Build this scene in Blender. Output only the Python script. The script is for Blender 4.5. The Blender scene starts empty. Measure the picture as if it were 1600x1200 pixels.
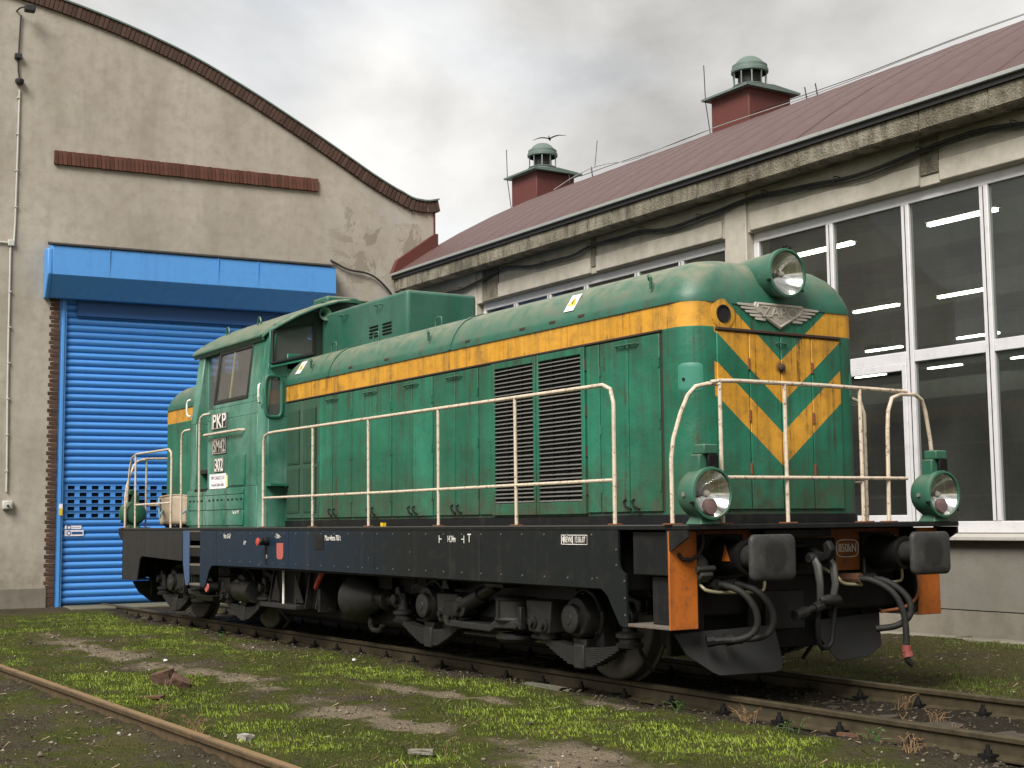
import bpy, bmesh, math, random
import numpy as np
from mathutils import Vector, Matrix, noise
random.seed(7)
R = math.radians
scene = bpy.context.scene
C = scene.collection

# ------------------------------------------------------------------ camera
CP = (14.7855, -8.0411, 1.3416)
YAW, PITCH, ROLL, FPX = 2.5726, 0.0985, -0.0102, 2185.5
cam_data = bpy.data.cameras.new('camera')
cam = bpy.data.objects.new('camera', cam_data)
C.objects.link(cam)
_f = Vector((math.cos(PITCH)*math.cos(YAW), math.cos(PITCH)*math.sin(YAW), math.sin(PITCH)))
_r = Vector((math.sin(YAW), -math.cos(YAW), 0)); _u = _r.cross(_f)
_c, _s = math.cos(ROLL), math.sin(ROLL)
_r, _u = _r*_c + _u*_s, _u*_c - _r*_s
m = Matrix((_r, _u, -_f)).transposed().to_4x4(); m.translation = CP
cam.matrix_world = m
cam_data.sensor_width = 36; cam_data.lens = FPX/1600*36
cam_data.clip_start = 0.1; cam_data.clip_end = 3000
scene.camera = cam

# ------------------------------------------------------------------ world, sun, exposure
SUN_EL, SUN_AZ = R(46), R(-60)            # azimuth of the direction TOWARDS the sun, from +X
world = bpy.data.worlds.new('World'); scene.world = world; world.use_nodes = True
wn, wl = world.node_tree.nodes, world.node_tree.links
wn.clear()
def W(t, **k):
    n = wn.new(t)
    for a, b in k.items(): setattr(n, a, b)
    return n
wout = W('ShaderNodeOutputWorld'); bg = W('ShaderNodeBackground')
sky = W('ShaderNodeTexSky', sky_type='NISHITA', sun_disc=False)
sky.sun_elevation = SUN_EL; sky.sun_rotation = R(90) - SUN_AZ
sky.air_density = 1.2; sky.dust_density = 2.0
tc = W('ShaderNodeTexCoord'); mp = W('ShaderNodeMapping'); mp.inputs['Scale'].default_value = (1.0, 1.0, 2.0)
mp.inputs['Location'].default_value = (3.1, 1.7, 0.4)
n1 = W('ShaderNodeTexNoise'); n1.inputs['Scale'].default_value = 2.1; n1.inputs['Detail'].default_value = 7; n1.inputs['Roughness'].default_value = .52; n1.inputs['Distortion'].default_value = .25
n2 = W('ShaderNodeTexNoise'); n2.inputs['Scale'].default_value = 1.3; n2.inputs['Detail'].default_value = 3
r1 = W('ShaderNodeValToRGB'); r1.color_ramp.elements[0].position = .38; r1.color_ramp.elements[0].color = (2.25, 2.20, 2.13, 1)
r1.color_ramp.elements[1].position = .62; r1.color_ramp.elements[1].color = (5.35, 5.3, 5.17, 1)
r2 = W('ShaderNodeValToRGB'); r2.color_ramp.elements[0].position = .30; r2.color_ramp.elements[0].color = (.55, .55, .55, 1)
r2.color_ramp.elements[1].position = .42; r2.color_ramp.elements[1].color = (1, 1, 1, 1)
mx = W('ShaderNodeMixRGB')
wl.new(tc.outputs['Generated'], mp.inputs['Vector'])
wl.new(mp.outputs[0], n1.inputs['Vector']); wl.new(mp.outputs[0], n2.inputs['Vector'])
wl.new(n1.outputs['Fac'], r1.inputs[0]); wl.new(n2.outputs['Fac'], r2.inputs[0])
wl.new(r2.outputs[0], mx.inputs['Fac']); wl.new(sky.outputs[0], mx.inputs[1]); wl.new(r1.outputs[0], mx.inputs[2])
wl.new(mx.outputs[0], bg.inputs['Color']); bg.inputs['Strength'].default_value = 0.1
wl.new(bg.outputs[0], wout.inputs[0])

sd = bpy.data.lights.new('sun', 'SUN'); sd.energy = 2.8; sd.angle = R(28); sd.color = (1, .96, .9)
sun = bpy.data.objects.new('sun', sd); C.objects.link(sun)
sdir = Vector((math.cos(SUN_EL)*math.cos(SUN_AZ), math.cos(SUN_EL)*math.sin(SUN_AZ), math.sin(SUN_EL)))
sun.rotation_euler = sdir.to_track_quat('Z', 'Y').to_euler()
scene.view_settings.view_transform = 'Standard'; scene.view_settings.look = 'None'
scene.view_settings.exposure = 0.92; scene.view_settings.gamma = 1.0
scene.view_settings.use_curve_mapping = False

# ------------------------------------------------------------------ helpers
class MB:
    """collects geometry; build() links it as ONE mesh object"""
    def __init__(s): s.v, s.f = [], []
    def add(s, v, f):
        b = len(s.v); s.v += [tuple(p) for p in v]; s.f += [tuple(b+i for i in q) for q in f]; return s
    def box(s, a, b):
        (x0, y0, z0), (x1, y1, z1) = a, b
        x0, x1 = min(x0, x1), max(x0, x1); y0, y1 = min(y0, y1), max(y0, y1); z0, z1 = min(z0, z1), max(z0, z1)
        return s.add([(x0,y0,z0),(x1,y0,z0),(x1,y1,z0),(x0,y1,z0),(x0,y0,z1),(x1,y0,z1),(x1,y1,z1),(x0,y1,z1)],
                     [(3,2,1,0),(4,5,6,7),(0,1,5,4),(1,2,6,5),(2,3,7,6),(3,0,4,7)])
    def hexa(s, v):          # 8 corners: bottom ring then top ring
        return s.add(v, [(3,2,1,0),(4,5,6,7),(0,1,5,4),(1,2,6,5),(2,3,7,6),(3,0,4,7)])
    def prism(s, pts, axis, a, b):   # polygon in the other two axes (cyclic order) extruded along axis
        n = len(pts)
        def P(p, t): return {'x': (t, p[0], p[1]), 'y': (p[0], t, p[1]), 'z': (p[0], p[1], t)}[axis]
        v = [P(p, a) for p in pts] + [P(p, b) for p in pts]
        f = [tuple(range(n)), tuple(range(2*n-1, n-1, -1))] + [(i, n+i, n+(i+1) % n, (i+1) % n) for i in range(n)]
        return s.add(v, f)
    def cyl(s, p, q, r, r2=None, n=16, caps=True):
        p, q = Vector(p), Vector(q); d = (q-p).normalized()
        a = d.orthogonal().normalized(); b = d.cross(a); r2 = r if r2 is None else r2
        v = []
        for c, rr in ((p, r), (q, r2)):
            v += [tuple(c + (a*math.cos(2*math.pi*i/n) + b*math.sin(2*math.pi*i/n))*rr) for i in range(n)]
        f = [(i, (i+1) % n, n+(i+1) % n, n+i) for i in range(n)]
        if caps: f += [tuple(range(n-1, -1, -1)), tuple(range(n, 2*n))]
        return s.add(v, f)
    def lathe(s, prof, origin, axis='x', n=24, a0=0, cap0=False, cap1=False):   # prof: [(along, radius)]
        o = Vector(origin); v = []
        for t, r in prof:
            for i in range(n):
                c, k = math.cos(2*math.pi*i/n+a0)*r, math.sin(2*math.pi*i/n+a0)*r
                v.append(tuple(o + Vector({'x': (t, c, k), 'y': (c, t, k), 'z': (c, k, t)}[axis])))
        f = []
        for j in range(len(prof)-1):
            for i in range(n):
                q = (j*n+i, j*n+(i+1) % n, (j+1)*n+(i+1) % n, (j+1)*n+i)
                f.append(q)
        if cap0: f.append(tuple(range(n-1, -1, -1)))
        if cap1: f.append(tuple(range((len(prof)-1)*n, len(prof)*n)))
        return s.add(v, f)
    def tube(s, path, r, n=8, smooth=0):
        P = [Vector(p) for p in path]
        for _ in range(smooth):       # Chaikin corner cutting
            Q = [P[0]]
            for a, b in zip(P[:-1], P[1:]): Q += [a*.75+b*.25, a*.25+b*.75]
            P = Q + [P[-1]]
        v, up = [], None
        for i, p in enumerate(P):
            d = (P[min(i+1, len(P)-1)] - P[max(i-1, 0)])
            d = d.normalized() if d.length > 1e-9 else Vector((0, 0, 1))
            if up is None: up = d.orthogonal().normalized()
            up = (up - d*up.dot(d)); up = up.normalized() if up.length > 1e-6 else d.orthogonal().normalized()
            sd_ = d.cross(up); rr = r[i] if isinstance(r, (list, tuple)) else r
            v += [tuple(p + (up*math.cos(2*math.pi*k/n)+sd_*math.sin(2*math.pi*k/n))*rr) for k in range(n)]
        f = []
        for j in range(len(P)-1):
            f += [(j*n+k, j*n+(k+1) % n, (j+1)*n+(k+1) % n, (j+1)*n+k) for k in range(n)]
        f += [tuple(range(n-1, -1, -1)), tuple(range((len(P)-1)*n, len(P)*n))]
        return s.add(v, f)
    def grid(s, rows, close=False):  # rows of equal length
        n = len(rows[0]); v = [p for r in rows for p in r]; f = []
        for j in range(len(rows)-1):
            for i in range(n if close else n-1):
                k = (i+1) % n; f.append((j*n+i, j*n+k, (j+1)*n+k, (j+1)*n+i))
        return s.add(v, f)
    def xf(s, M):
        s.v = [tuple(M @ Vector(p)) for p in s.v]; return s
    def build(s, name, mat, parent=None, smooth=False, bevel=0, seg=2, sharp=40, fix=True):
        me = bpy.data.meshes.new(name); me.from_pydata(s.v, [], s.f)
        if fix:
            bm = bmesh.new(); bm.from_mesh(me); bmesh.ops.recalc_face_normals(bm, faces=bm.faces); bm.to_mesh(me); bm.free()
        me.materials.append(M[mat] if isinstance(mat, str) else mat)
        if smooth:
            me.shade_smooth(); me.set_sharp_from_angle(angle=R(sharp))
        o = bpy.data.objects.new(name, me); C.objects.link(o)
        if parent: o.parent = parent
        if bevel:
            b = o.modifiers.new('bevel', 'BEVEL'); b.width = bevel; b.segments = seg; b.limit_method = 'ANGLE'; b.angle_limit = R(35)
            if not smooth: me.shade_smooth(); me.set_sharp_from_angle(angle=R(35))
            b.harden_normals = False
        return o
def tag(o, label=None, cat=None, group=None, kind=None):
    if label: o['label'] = label
    if cat: o['category'] = cat
    if group: o['group'] = group
    if kind: o['kind'] = kind
    return o
def empty(name, loc=(0, 0, 0), rz=0):
    o = bpy.data.objects.new(name, None); C.objects.link(o); o.location = loc; o.rotation_euler = (0, 0, rz); o.empty_display_size = .2
    return o
def inst(src, parent, loc=(0, 0, 0), rot=(0, 0, 0), scale=(1, 1, 1), mat=None):
    o = src.copy(); C.objects.link(o); o.parent = parent; o.location = loc; o.rotation_euler = rot; o.scale = scale
    return o
def copy_tree(o, parent=None):
    c = o.copy(); C.objects.link(c); c.parent = parent
    for ch in list(o.children): copy_tree(ch, c)
    return c
def text(name, body, size, mat, parent, M4, align='CENTER', depth=.0015, sx=1.0, bold=0):
    cu = bpy.data.curves.new(name, 'FONT'); cu.body = body; cu.size = size; cu.align_x = align; cu.align_y = 'CENTER'
    cu.extrude = depth; cu.offset = bold; cu.resolution_u = 3
    t = bpy.data.objects.new(name, cu); C.objects.link(t)
    me = bpy.data.meshes.new_from_object(t.evaluated_get(bpy.context.evaluated_depsgraph_get()))
    bpy.data.objects.remove(t); bpy.data.curves.remove(cu)
    me.transform(Matrix.Diagonal((sx, 1, 1, 1))); me.transform(M4)
    me.materials.clear(); me.materials.append(M[mat])
    me.name = name
    o = bpy.data.objects.new(name, me); C.objects.link(o); o.parent = parent
    return o
def face_mat(origin, right, up):
    right, up = Vector(right).normalized(), Vector(up).normalized(); nrm = right.cross(up)
    m4 = Matrix((right, up, nrm)).transposed().to_4x4(); m4.translation = origin
    return m4

# ------------------------------------------------------------------ materials
M = {}
class NT:
    def __init__(s, name):
        s.m = bpy.data.materials.new(name); s.m.use_nodes = True; s.n = s.m.node_tree.nodes; s.l = s.m.node_tree.links
        s.n.clear(); s.out = s.new('ShaderNodeOutputMaterial'); s.b = s.new('ShaderNodeBsdfPrincipled')
        s.l.new(s.b.outputs[0], s.out.inputs[0]); s.tc = s.new('ShaderNodeTexCoord')
        M[name] = s.m
    def new(s, t, **k):
        n = s.n.new(t)
        for a, b in k.items(): setattr(n, a, b)
        return n
    def val(s, x, inp):
        if hasattr(x, 'is_linked') or hasattr(x, 'links'): s.l.new(x, inp)
        else: inp.default_value = x
    def coord(s, scale=(1, 1, 1), src='Object', rot=(0, 0, 0)):
        mp = s.new('ShaderNodeMapping'); mp.inputs['Scale'].default_value = scale; mp.inputs['Rotation'].default_value = rot
        s.l.new(s.tc.outputs[src], mp.inputs[0]); return mp.outputs[0]
    def noise(s, scale, detail=4, rough=.55, co=None, dist=0):
        n = s.new('ShaderNodeTexNoise'); n.inputs['Scale'].default_value = scale; n.inputs['Detail'].default_value = detail
        n.inputs['Roughness'].default_value = rough; n.inputs['Distortion'].default_value = dist
        s.l.new(co if co is not None else s.coord(), n.inputs['Vector']); return n.outputs['Fac']
    def ramp(s, f, lo, hi, a=0.0, b=1.0):
        n = s.new('ShaderNodeMapRange'); n.inputs[1].default_value = lo; n.inputs[2].default_value = hi
        n.inputs[3].default_value = a; n.inputs[4].default_value = b; n.clamp = True; s.l.new(f, n.inputs[0]); return n.outputs[0]
    def math(s, op, a, b=0.0, c=None):
        n = s.new('ShaderNodeMath', operation=op); s.val(a, n.inputs[0]); s.val(b, n.inputs[1])
        if c is not None: s.val(c, n.inputs[2])
        return n.outputs[0]
    def mix(s, f, a, b, mode='MIX'):
        n = s.new('ShaderNodeMixRGB', blend_type=mode); s.val(f, n.inputs[0])
        for x, i in ((a, 1), (b, 2)):
            if isinstance(x, tuple): n.inputs[i].default_value = (*x[:3], 1)
            else: s.l.new(x, n.inputs[i])
        return n.outputs[0]
    def xyz(s, src='Object'):
        n = s.new('ShaderNodeSeparateXYZ'); s.l.new(s.tc.outputs[src], n.inputs[0]); return n.outputs
    def bump(s, h, strength=.3, dist=.01):
        n = s.new('ShaderNodeBump'); n.inputs['Strength'].default_value = strength; n.inputs['Distance'].default_value = dist
        s.l.new(h, n.inputs['Height']); s.l.new(n.outputs[0], s.b.inputs['Normal']); return n
    def done(s, col, rough=.6, metal=0.0, spec=.5):
        if isinstance(col, tuple): s.b.inputs['Base Color'].default_value = (*col[:3], 1)
        else: s.l.new(col, s.b.inputs['Base Color'])
        s.val(rough, s.b.inputs['Roughness']); s.val(metal, s.b.inputs['Metallic'])
        s.b.inputs['Specular IOR Level'].default_value = spec
        return s.m
def grimy(name, col, fade=.25, grime=.5, rough=.45, metal=0.0, dirt=(.045, .035, .022), scale=1.0, bump=.12, rust=0.0, streak=0.0, dust=0.0, spec=.5):
    """paint or metal: faded blotches, dirt in patches, vertical streaks, dust on upward faces"""
    t = NT(name)
    n_big = t.noise(1.3*scale, 4, .6); n_mid = t.noise(7*scale, 5, .62); n_fine = t.noise(60*scale, 3, .6)
    pale = tuple(min(1, c*1.0+.16*fade+c*fade*.35) for c in col)
    base = t.mix(t.math('MULTIPLY', t.ramp(n_big, .35, .7), fade), col, pale)
    base = t.mix(t.math('MULTIPLY', t.ramp(n_mid, .5, .78), grime*.75), base, dirt)
    if streak:
        st = t.noise(9*scale, 4, .6, t.coord((1, 1, .07)))
        base = t.mix(t.math('MULTIPLY', t.ramp(st, .52, .75), streak), base, dirt)
    if rust:
        rn = t.noise(16*scale, 5, .7)
        base = t.mix(t.math('MULTIPLY', t.ramp(rn, .62-.12*rust, .70-.08*rust), min(1, .5+rust*.5)), base, (.13, .045, .016))
    if dust:
        g = t.new('ShaderNodeNewGeometry'); sp = t.new('ShaderNodeSeparateXYZ'); t.l.new(g.outputs['Normal'], sp.inputs[0])
        base = t.mix(t.math('MULTIPLY', t.ramp(sp.outputs[2], .25, .95), t.math('MULTIPLY', t.ramp(n_mid, .25, .65), dust)), base, (.30, .27, .19))
    base = t.mix(t.math('MULTIPLY', t.ramp(n_fine, .62, .72), .35*grime), base, dirt)
    t.bump(t.math('ADD', n_fine, t.math('MULTIPLY', n_big, 2.0)), bump, .004)
    rg = t.math('ADD', rough-.1, t.math('MULTIPLY', n_mid, .3))
    t.done(base, rg, metal, spec); return t
def plain(name, col, rough=.6, metal=0.0):
    t = NT(name); n = t.noise(20, 3); t.done(t.mix(t.ramp(n, .3, .7), tuple(c*.8 for c in col), tuple(min(1, c*1.15) for c in col)), rough, metal); return t

GREEN = (.013, .172, .105); ORANGE = (.62, .28, .025)
# --- hood paint: green with the orange band and the two chevrons of the nose
def hood_paint():
    t = NT('hood_paint'); x, y, z = t.xyz()
    ay = t.math('ABSOLUTE', y)
    def band(v, lo, hi): return t.math('MULTIPLY', t.math('GREATER_THAN', v, lo), t.math('LESS_THAN', v, hi))
    tt = t.math('SUBTRACT', z, t.math('MULTIPLY', ay, .80))
    nose = t.math('MULTIPLY', t.math('LESS_THAN', ay, .70), t.math('GREATER_THAN', t.math('ABSOLUTE', x), 6.2))
    side = t.math('SUBTRACT', 1.0, nose)
    s1 = t.math('MULTIPLY', side, band(z, 2.885, 3.20))
    c1 = t.math('MULTIPLY', nose, t.math('MULTIPLY', band(tt, 2.29, 2.645), t.math('LESS_THAN', z, 3.2)))
    c2 = t.math('MULTIPLY', nose, band(tt, 1.775, 2.05))
    stripe = t.math('MINIMUM', t.math('ADD', t.math('ADD', s1, c1), c2), 1.0)
    n_big = t.noise(.9, 4, .6); n_mid = t.noise(6, 5, .65); n_fine = t.noise(55, 3); oi = t.new('ShaderNodeObjectInfo')
    g = t.mix(t.ramp(n_big, .36, .66), (.009, .118, .064), (.026, .215, .130))
    g = t.mix(t.math('MULTIPLY', oi.outputs['Random'], .45), g, (.010, .105, .060))
    o = t.mix(t.math('MULTIPLY', t.ramp(n_big, .35, .7), .5), (.60, .285, .022), (.66, .36, .06))
    o = t.mix(t.math('MULTIPLY', t.ramp(n_mid, .40, .75), .35), o, (.38, .17, .02))
    base = t.mix(stripe, g, o)
    st = t.noise(9, 4, .6, t.coord((1, 1, .06)))          # broad wash marks
    base = t.mix(t.math('MULTIPLY', t.ramp(st, .46, .74), .50), base, (.030, .042, .024))
    dr = t.noise(26, 3, .55, t.coord((1, 1, .035)))       # narrow rusty runs
    base = t.mix(t.math('MULTIPLY', t.ramp(dr, .60, .69), t.math('MULTIPLY', t.ramp(n_mid, .35, .58), .9)), base, (.055, .028, .014))
    base = t.mix(t.math('MULTIPLY', t.ramp(n_mid, .52, .76), .50), base, (.050, .046, .028))
    low = t.math('MULTIPLY', t.ramp(z, 1.95, 1.33), t.ramp(n_mid, .25, .58))
    base = t.mix(t.math('MULTIPLY', low, .78), base, (.065, .055, .032))
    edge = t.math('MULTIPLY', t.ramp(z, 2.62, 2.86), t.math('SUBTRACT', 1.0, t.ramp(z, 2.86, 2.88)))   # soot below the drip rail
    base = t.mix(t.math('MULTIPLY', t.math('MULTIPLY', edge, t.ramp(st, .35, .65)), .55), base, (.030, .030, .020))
    top = t.math('MULTIPLY', t.ramp(z, 3.04, 3.12), t.ramp(t.noise(14, 4, .6, t.coord((1, 1, .2))), .42, .66))
    base = t.mix(t.math('MULTIPLY', top, .75), base, (.060, .038, .018))
    lk = t.math('SQRT', t.math('ADD', t.math('POWER', y, 2.0), t.math('POWER', t.math('SUBTRACT', z, 2.585), 2.0)))
    lk = t.math('MULTIPLY', t.ramp(t.math('ADD', lk, t.math('MULTIPLY', n_mid, .06)), .10, .05), t.math('GREATER_THAN', x, 6.2))
    base = t.mix(lk, base, (.022, .015, .010))
    rn = t.noise(24, 5, .7)
    base = t.mix(t.ramp(rn, .67, .72), base, (.070, .028, .014))
    t.bump(t.math('ADD', t.math('MULTIPLY', n_fine, .5), t.math('ADD', t.math('MULTIPLY', t.noise(1.6, 2), 9.0), t.math('MULTIPLY', t.noise(7, 2), 1.5))), .38, .010)
    t.done(base, t.math('ADD', .28, t.math('MULTIPLY', n_mid, .40)), 0.0, .4)
hood_paint()
grimy('roof_paint', (.012, .100, .062), fade=.35, grime=.75, rough=.42, dust=.80, bump=.45, streak=.35, rust=.12)
grimy('cab_paint', (.011, .130, .080), fade=.85, grime=.55, rough=.36, streak=.6, bump=.3, rust=.15)
grimy('cab_dark', (.012, .12, .075), fade=.3, grime=.6, rough=.5, streak=.3)
grimy('louvre_paint', (.022, .075, .042), fade=.3, grime=.6, rough=.6)
grimy('lamp_green', (.018, .10, .058), fade=.4, grime=.7, rough=.4, dust=.4)
grimy('frame_black', (.009, .010, .011), fade=.05, grime=.6, rough=.42, dirt=(.04, .033, .025), streak=.35, bump=.3, spec=.22)
grimy('under_black', (.006, .006, .006), fade=.03, grime=.7, rough=.55, dirt=(.020, .017, .013), bump=.5, spec=.22)
grimy('bogie_grey', (.011, .011, .0105), fade=.12, grime=1.0, rough=.32, dirt=(.042, .036, .029), bump=.9, scale=2.4, spec=.32)
grimy('spring_grey', (.019, .019, .018), fade=.15, grime=.7, rough=.4, dirt=(.05, .043, .035), bump=.5, scale=2, spec=.32)
grimy('buffer_black', (.017, .017, .017), fade=.06, grime=.5, rough=.5, dirt=(.05, .045, .04), bump=.3, spec=.22)
grimy('plough_grey', (.024, .025, .025), fade=.1, grime=.5, rough=.5, dirt=(.03, .025, .02), streak=.4, spec=.32)
grimy('wheel_steel', (.085, .078, .066), fade=.1, grime=.6, rough=.5, metal=.4)
grimy('plate_orange', (.44, .115, .008), fade=.15, grime=.7, rough=.55, rust=.45, streak=.45, dirt=(.07, .03, .012))
grimy('headstock_orange', (.26, .075, .012), fade=.1, grime=.9, rough=.6, rust=.3, dirt=(.03, .02, .012))
grimy('rail_cream', (.58, .49, .38), fade=.3, grime=.6, rough=.5, rust=.62, scale=1.8)
grimy('hose_rubber', (.015, .015, .014), fade=.10, grime=.8, rough=.6, dirt=(.05, .042, .032), spec=.25, scale=2.5)
grimy('red_paint', (.42, .05, .035), fade=.3, grime=.4, rough=.5)
grimy('hose_red', (.22, .045, .035), fade=.2, grime=.7, rough=.6)
grimy('pink_plate', (.38, .09, .075), fade=.3, grime=.3, rough=.6)
grimy('plate_black', (.015, .014, .016), fade=.08, grime=.3, rough=.4)
grimy('alu_letter', (.52, .48, .42), fade=.3, grime=.5, rough=.45, metal=.3)
grimy('brass_dull', (.40, .36, .22), fade=.3, grime=.5, rough=.45, metal=.4)
grimy('slat_grey', (.16, .16, .145), fade=.3, grime=.4, rough=.5)
grimy('rust_steel', (.10, .045, .022), fade=.2, grime=.5, rough=.7)
plain('letter_white', (.78, .75, .69), .6)
plain('paper_white', (.80, .76, .80), .7)
plain('ink_black', (.02, .018, .02), .6)
plain('sign_yellow', (.75, .48, .02), .5)
plain('grey_dark', (.02, .02, .02), .7)
plain('void_dark', (.004, .004, .004), .9)
plain('rubber_seal', (.012, .014, .012), .5)
# frame side sill: navy at the cab end, blending to black at the nose end
def frame_side():
    t = NT('frame_side'); x, y, z = t.xyz()
    n = t.noise(1.1, 4); nm = t.noise(8, 5, .62); nf = t.noise(45, 4)
    navy = t.ramp(t.math('ADD', x, t.math('MULTIPLY', n, 2.0)), 3.6, .6)
    base = t.mix(navy, (.010, .0125, .013), (.009, .022, .042))
    rear = t.math('MULTIPLY', t.ramp(x, -3.9, -4.0), .8)
    base = t.mix(rear, base, (.022, .020, .017))
    st = t.noise(5, 4, .6, t.coord((1, 1, .05)))
    base = t.mix(t.math('MULTIPLY', t.ramp(st, .56, .74), .40), base, (.055, .048, .040))
    base = t.mix(t.math('MULTIPLY', t.ramp(nm, .52, .8), .6), base, (.032, .027, .021))
    sp = t.noise(38, 1, .3); base = t.mix(t.ramp(sp, .835, .845), base, (.5, .48, .44))
    t.bump(t.math('ADD', nf, t.math('MULTIPLY', t.noise(3, 2), 3)), .2, .004)
    t.done(base, t.math('ADD', .28, t.math('MULTIPLY', nm, .3)), 0.0, .22)
frame_side()
# glass: clear pane with surface reflection
def glass(name, tint=(.8, .85, .84), dirt=.0, ior=1.5, rough=.0, boost=1.0):
    t = NT(name); t.n.remove(t.b)
    tr = t.new('ShaderNodeBsdfTransparent'); tr.inputs[0].default_value = (*tint, 1)
    gl = t.new('ShaderNodeBsdfGlossy'); gl.inputs['Roughness'].default_value = rough; gl.inputs['Color'].default_value = (1, 1, 1, 1)
    gm = t.new('ShaderNodeNewGeometry'); vd = t.new('ShaderNodeVectorMath', operation='DOT_PRODUCT')
    t.l.new(gm.outputs['Incoming'], vd.inputs[0]); t.l.new(gm.outputs['Normal'], vd.inputs[1])
    k_ = t.math('POWER', t.math('SUBTRACT', 1.0, t.math('ABSOLUTE', vd.outputs['Value'])), 5.0)
    fr_ = t.math('ADD', .04, t.math('MULTIPLY', k_, .96))
    mxs = t.new('ShaderNodeMixShader'); t.l.new(t.math('MINIMUM', t.math('MULTIPLY', fr_, boost), 1.0), mxs.inputs[0]); t.l.new(tr.outputs[0], mxs.inputs[1]); t.l.new(gl.outputs[0], mxs.inputs[2])
    nb = t.noise(1.1, 2); bp = t.new('ShaderNodeBump'); bp.inputs['Strength'].default_value = .03; bp.inputs['Distance'].default_value = .02
    t.l.new(nb, bp.inputs['Height']); t.l.new(bp.outputs[0], gl.inputs['Normal'])
    last = mxs
    if dirt:
        df = t.new('ShaderNodeBsdfDiffuse'); df.inputs[0].default_value = (.30, .29, .27, 1)
        m2 = t.new('ShaderNodeMixShader'); t.l.new(t.math('MULTIPLY', t.ramp(t.noise(.9, 4), .3, .7, .35, 1.0), dirt), m2.inputs[0])
        t.l.new(mxs.outputs[0], m2.inputs[1]); t.l.new(df.outputs[0], m2.inputs[2]); last = m2
    t.l.new(last.outputs[0], t.out.inputs[0])
glass('window_glass', (.76, .80, .78), dirt=.085, boost=.8)
glass('cab_glass', (.80, .84, .86), dirt=.20, boost=1.2)  # pale window reflection is put into the diffuse film, besides dust
glass('lens_glass', (.94, .95, .94), dirt=.06, boost=1.0)
t = NT('reflector'); t.done((.80, .80, .78), .16, 1.0)
# ------------------------------------------------------------------ numpy noise
_rng = np.random.RandomState(3); _tab = _rng.rand(256, 256)
def vnoise(x, y):
    xi, yi = np.floor(x).astype(int), np.floor(y).astype(int); fx, fy = x-xi, y-yi
    fx, fy = fx*fx*(3-2*fx), fy*fy*(3-2*fy)
    a, b = _tab[xi % 256, yi % 256], _tab[(xi+1) % 256, yi % 256]; c, d = _tab[xi % 256, (yi+1) % 256], _tab[(xi+1) % 256, (yi+1) % 256]
    return (a*(1-fx)+b*fx)*(1-fy) + (c*(1-fx)+d*fx)*fy
def fbm(x, y, s, o=4, seed=0):
    v, a, t = 0, 1, 0
    for k in range(o):
        v = v + a*vnoise(x*s+17.3*k+seed*31.7, y*s+9.1*k+seed*13.3); t += a; a *= .5; s *= 2.07
    return v/t
def sstep(a, b, x):
    t = np.clip((x-a)/(b-a), 0, 1); return t*t*(3-2*t)
YF = -4.80        # rail of the foreground track
def ground_z(x, y):
    z = -.128 + .045*(fbm(x, y, .55, 3)-.5) + .055*(fbm(x, y, 3.1, 3, 2)-.5) + .05*(fbm(x, y, 9, 3, 5)-.5)
    z = z - .018*np.exp(-((np.abs(y)-.75)/.22)**2) + .034*np.exp(-((y-YF)/.25)**2)      # ground worn down along the rails
    z = z - .030*np.exp(-(y/.55)**4)
    z = z + .10*sstep(2.0, 4.6, y)*sstep(-12, -6, x)
    gx = x - (-10 + .0875*(y+1.6))                       # distance in front of the workshop wall
    z = z*(sstep(0.2, 2.2, gx)) + (-.035)*(1-sstep(.2, 2.2, gx))
    far = sstep(14, 40, np.hypot(x-4, y+1)); z = z*(1-far) + (-.15)*far
    return z
def worn_path(x, y):
    w = (fbm(x, y, .6, 3, 3)-.5); k = fbm(x, y, 2.2, 4, 14)
    p = np.exp(-(np.abs(y+3.03+.5*w)/.30)**1.5)*sstep(-7, -3, x)*np.clip((fbm(x, y, 1.1, 3, 12)-.18)*2.4, 0, 1)*np.clip((k-.18)*3.4, .30, 1.2)
    p = p + 1.0*np.exp(-(((x-4.0)/1.35)**2+((y+1.97-.12*(x-4))/.19)**2)) + .8*np.exp(-(((x-5.45)/.5)**2+((y+1.22)/.12)**2))
    p = p + .55*np.exp(-(((x-7.3)/.5)**2+((y+2.75)/.16)**2)) + .4*np.exp(-(((x+1.2)/1.6)**2+((y+1.55)/.22)**2))
    return np.clip(p, 0, 1.2)
def grass_cover(x, y):
    n = fbm(x, y, .8, 4, 7); f = fbm(x, y, 3.6, 4, 8)
    c = .52*n + .48*f + .125
    c = c + .09*np.exp(-((y+1.95)/.42)**2)*sstep(-9, -5, x) + .05*np.exp(-((y+3.9)/.5)**2)
    c = c - .34*worn_path(x, y)
    c = c - .22*np.exp(-((y+.78)/.42)**2) - .10*np.exp(-((y-YF)/.20)**2)
    c = c - .30*np.exp(-(y/.85)**4)
    c = c + .15*np.exp(-(((x-8.0)/1.6)**2+((y+1.8)/.5)**2)) + .15*np.exp(-(((x-4.6)/.7)**2+((y+1.42)/.17)**2)) + .14*np.exp(-(((x-2.3)/1.2)**2+((y+1.5)/.2)**2))
    gx = x - (-10 + .0875*(y+1.6)); c = c - .4*(1-sstep(.3, 1.3, gx))
    c = c - .035*(y < YF+.15)
    return c
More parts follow.
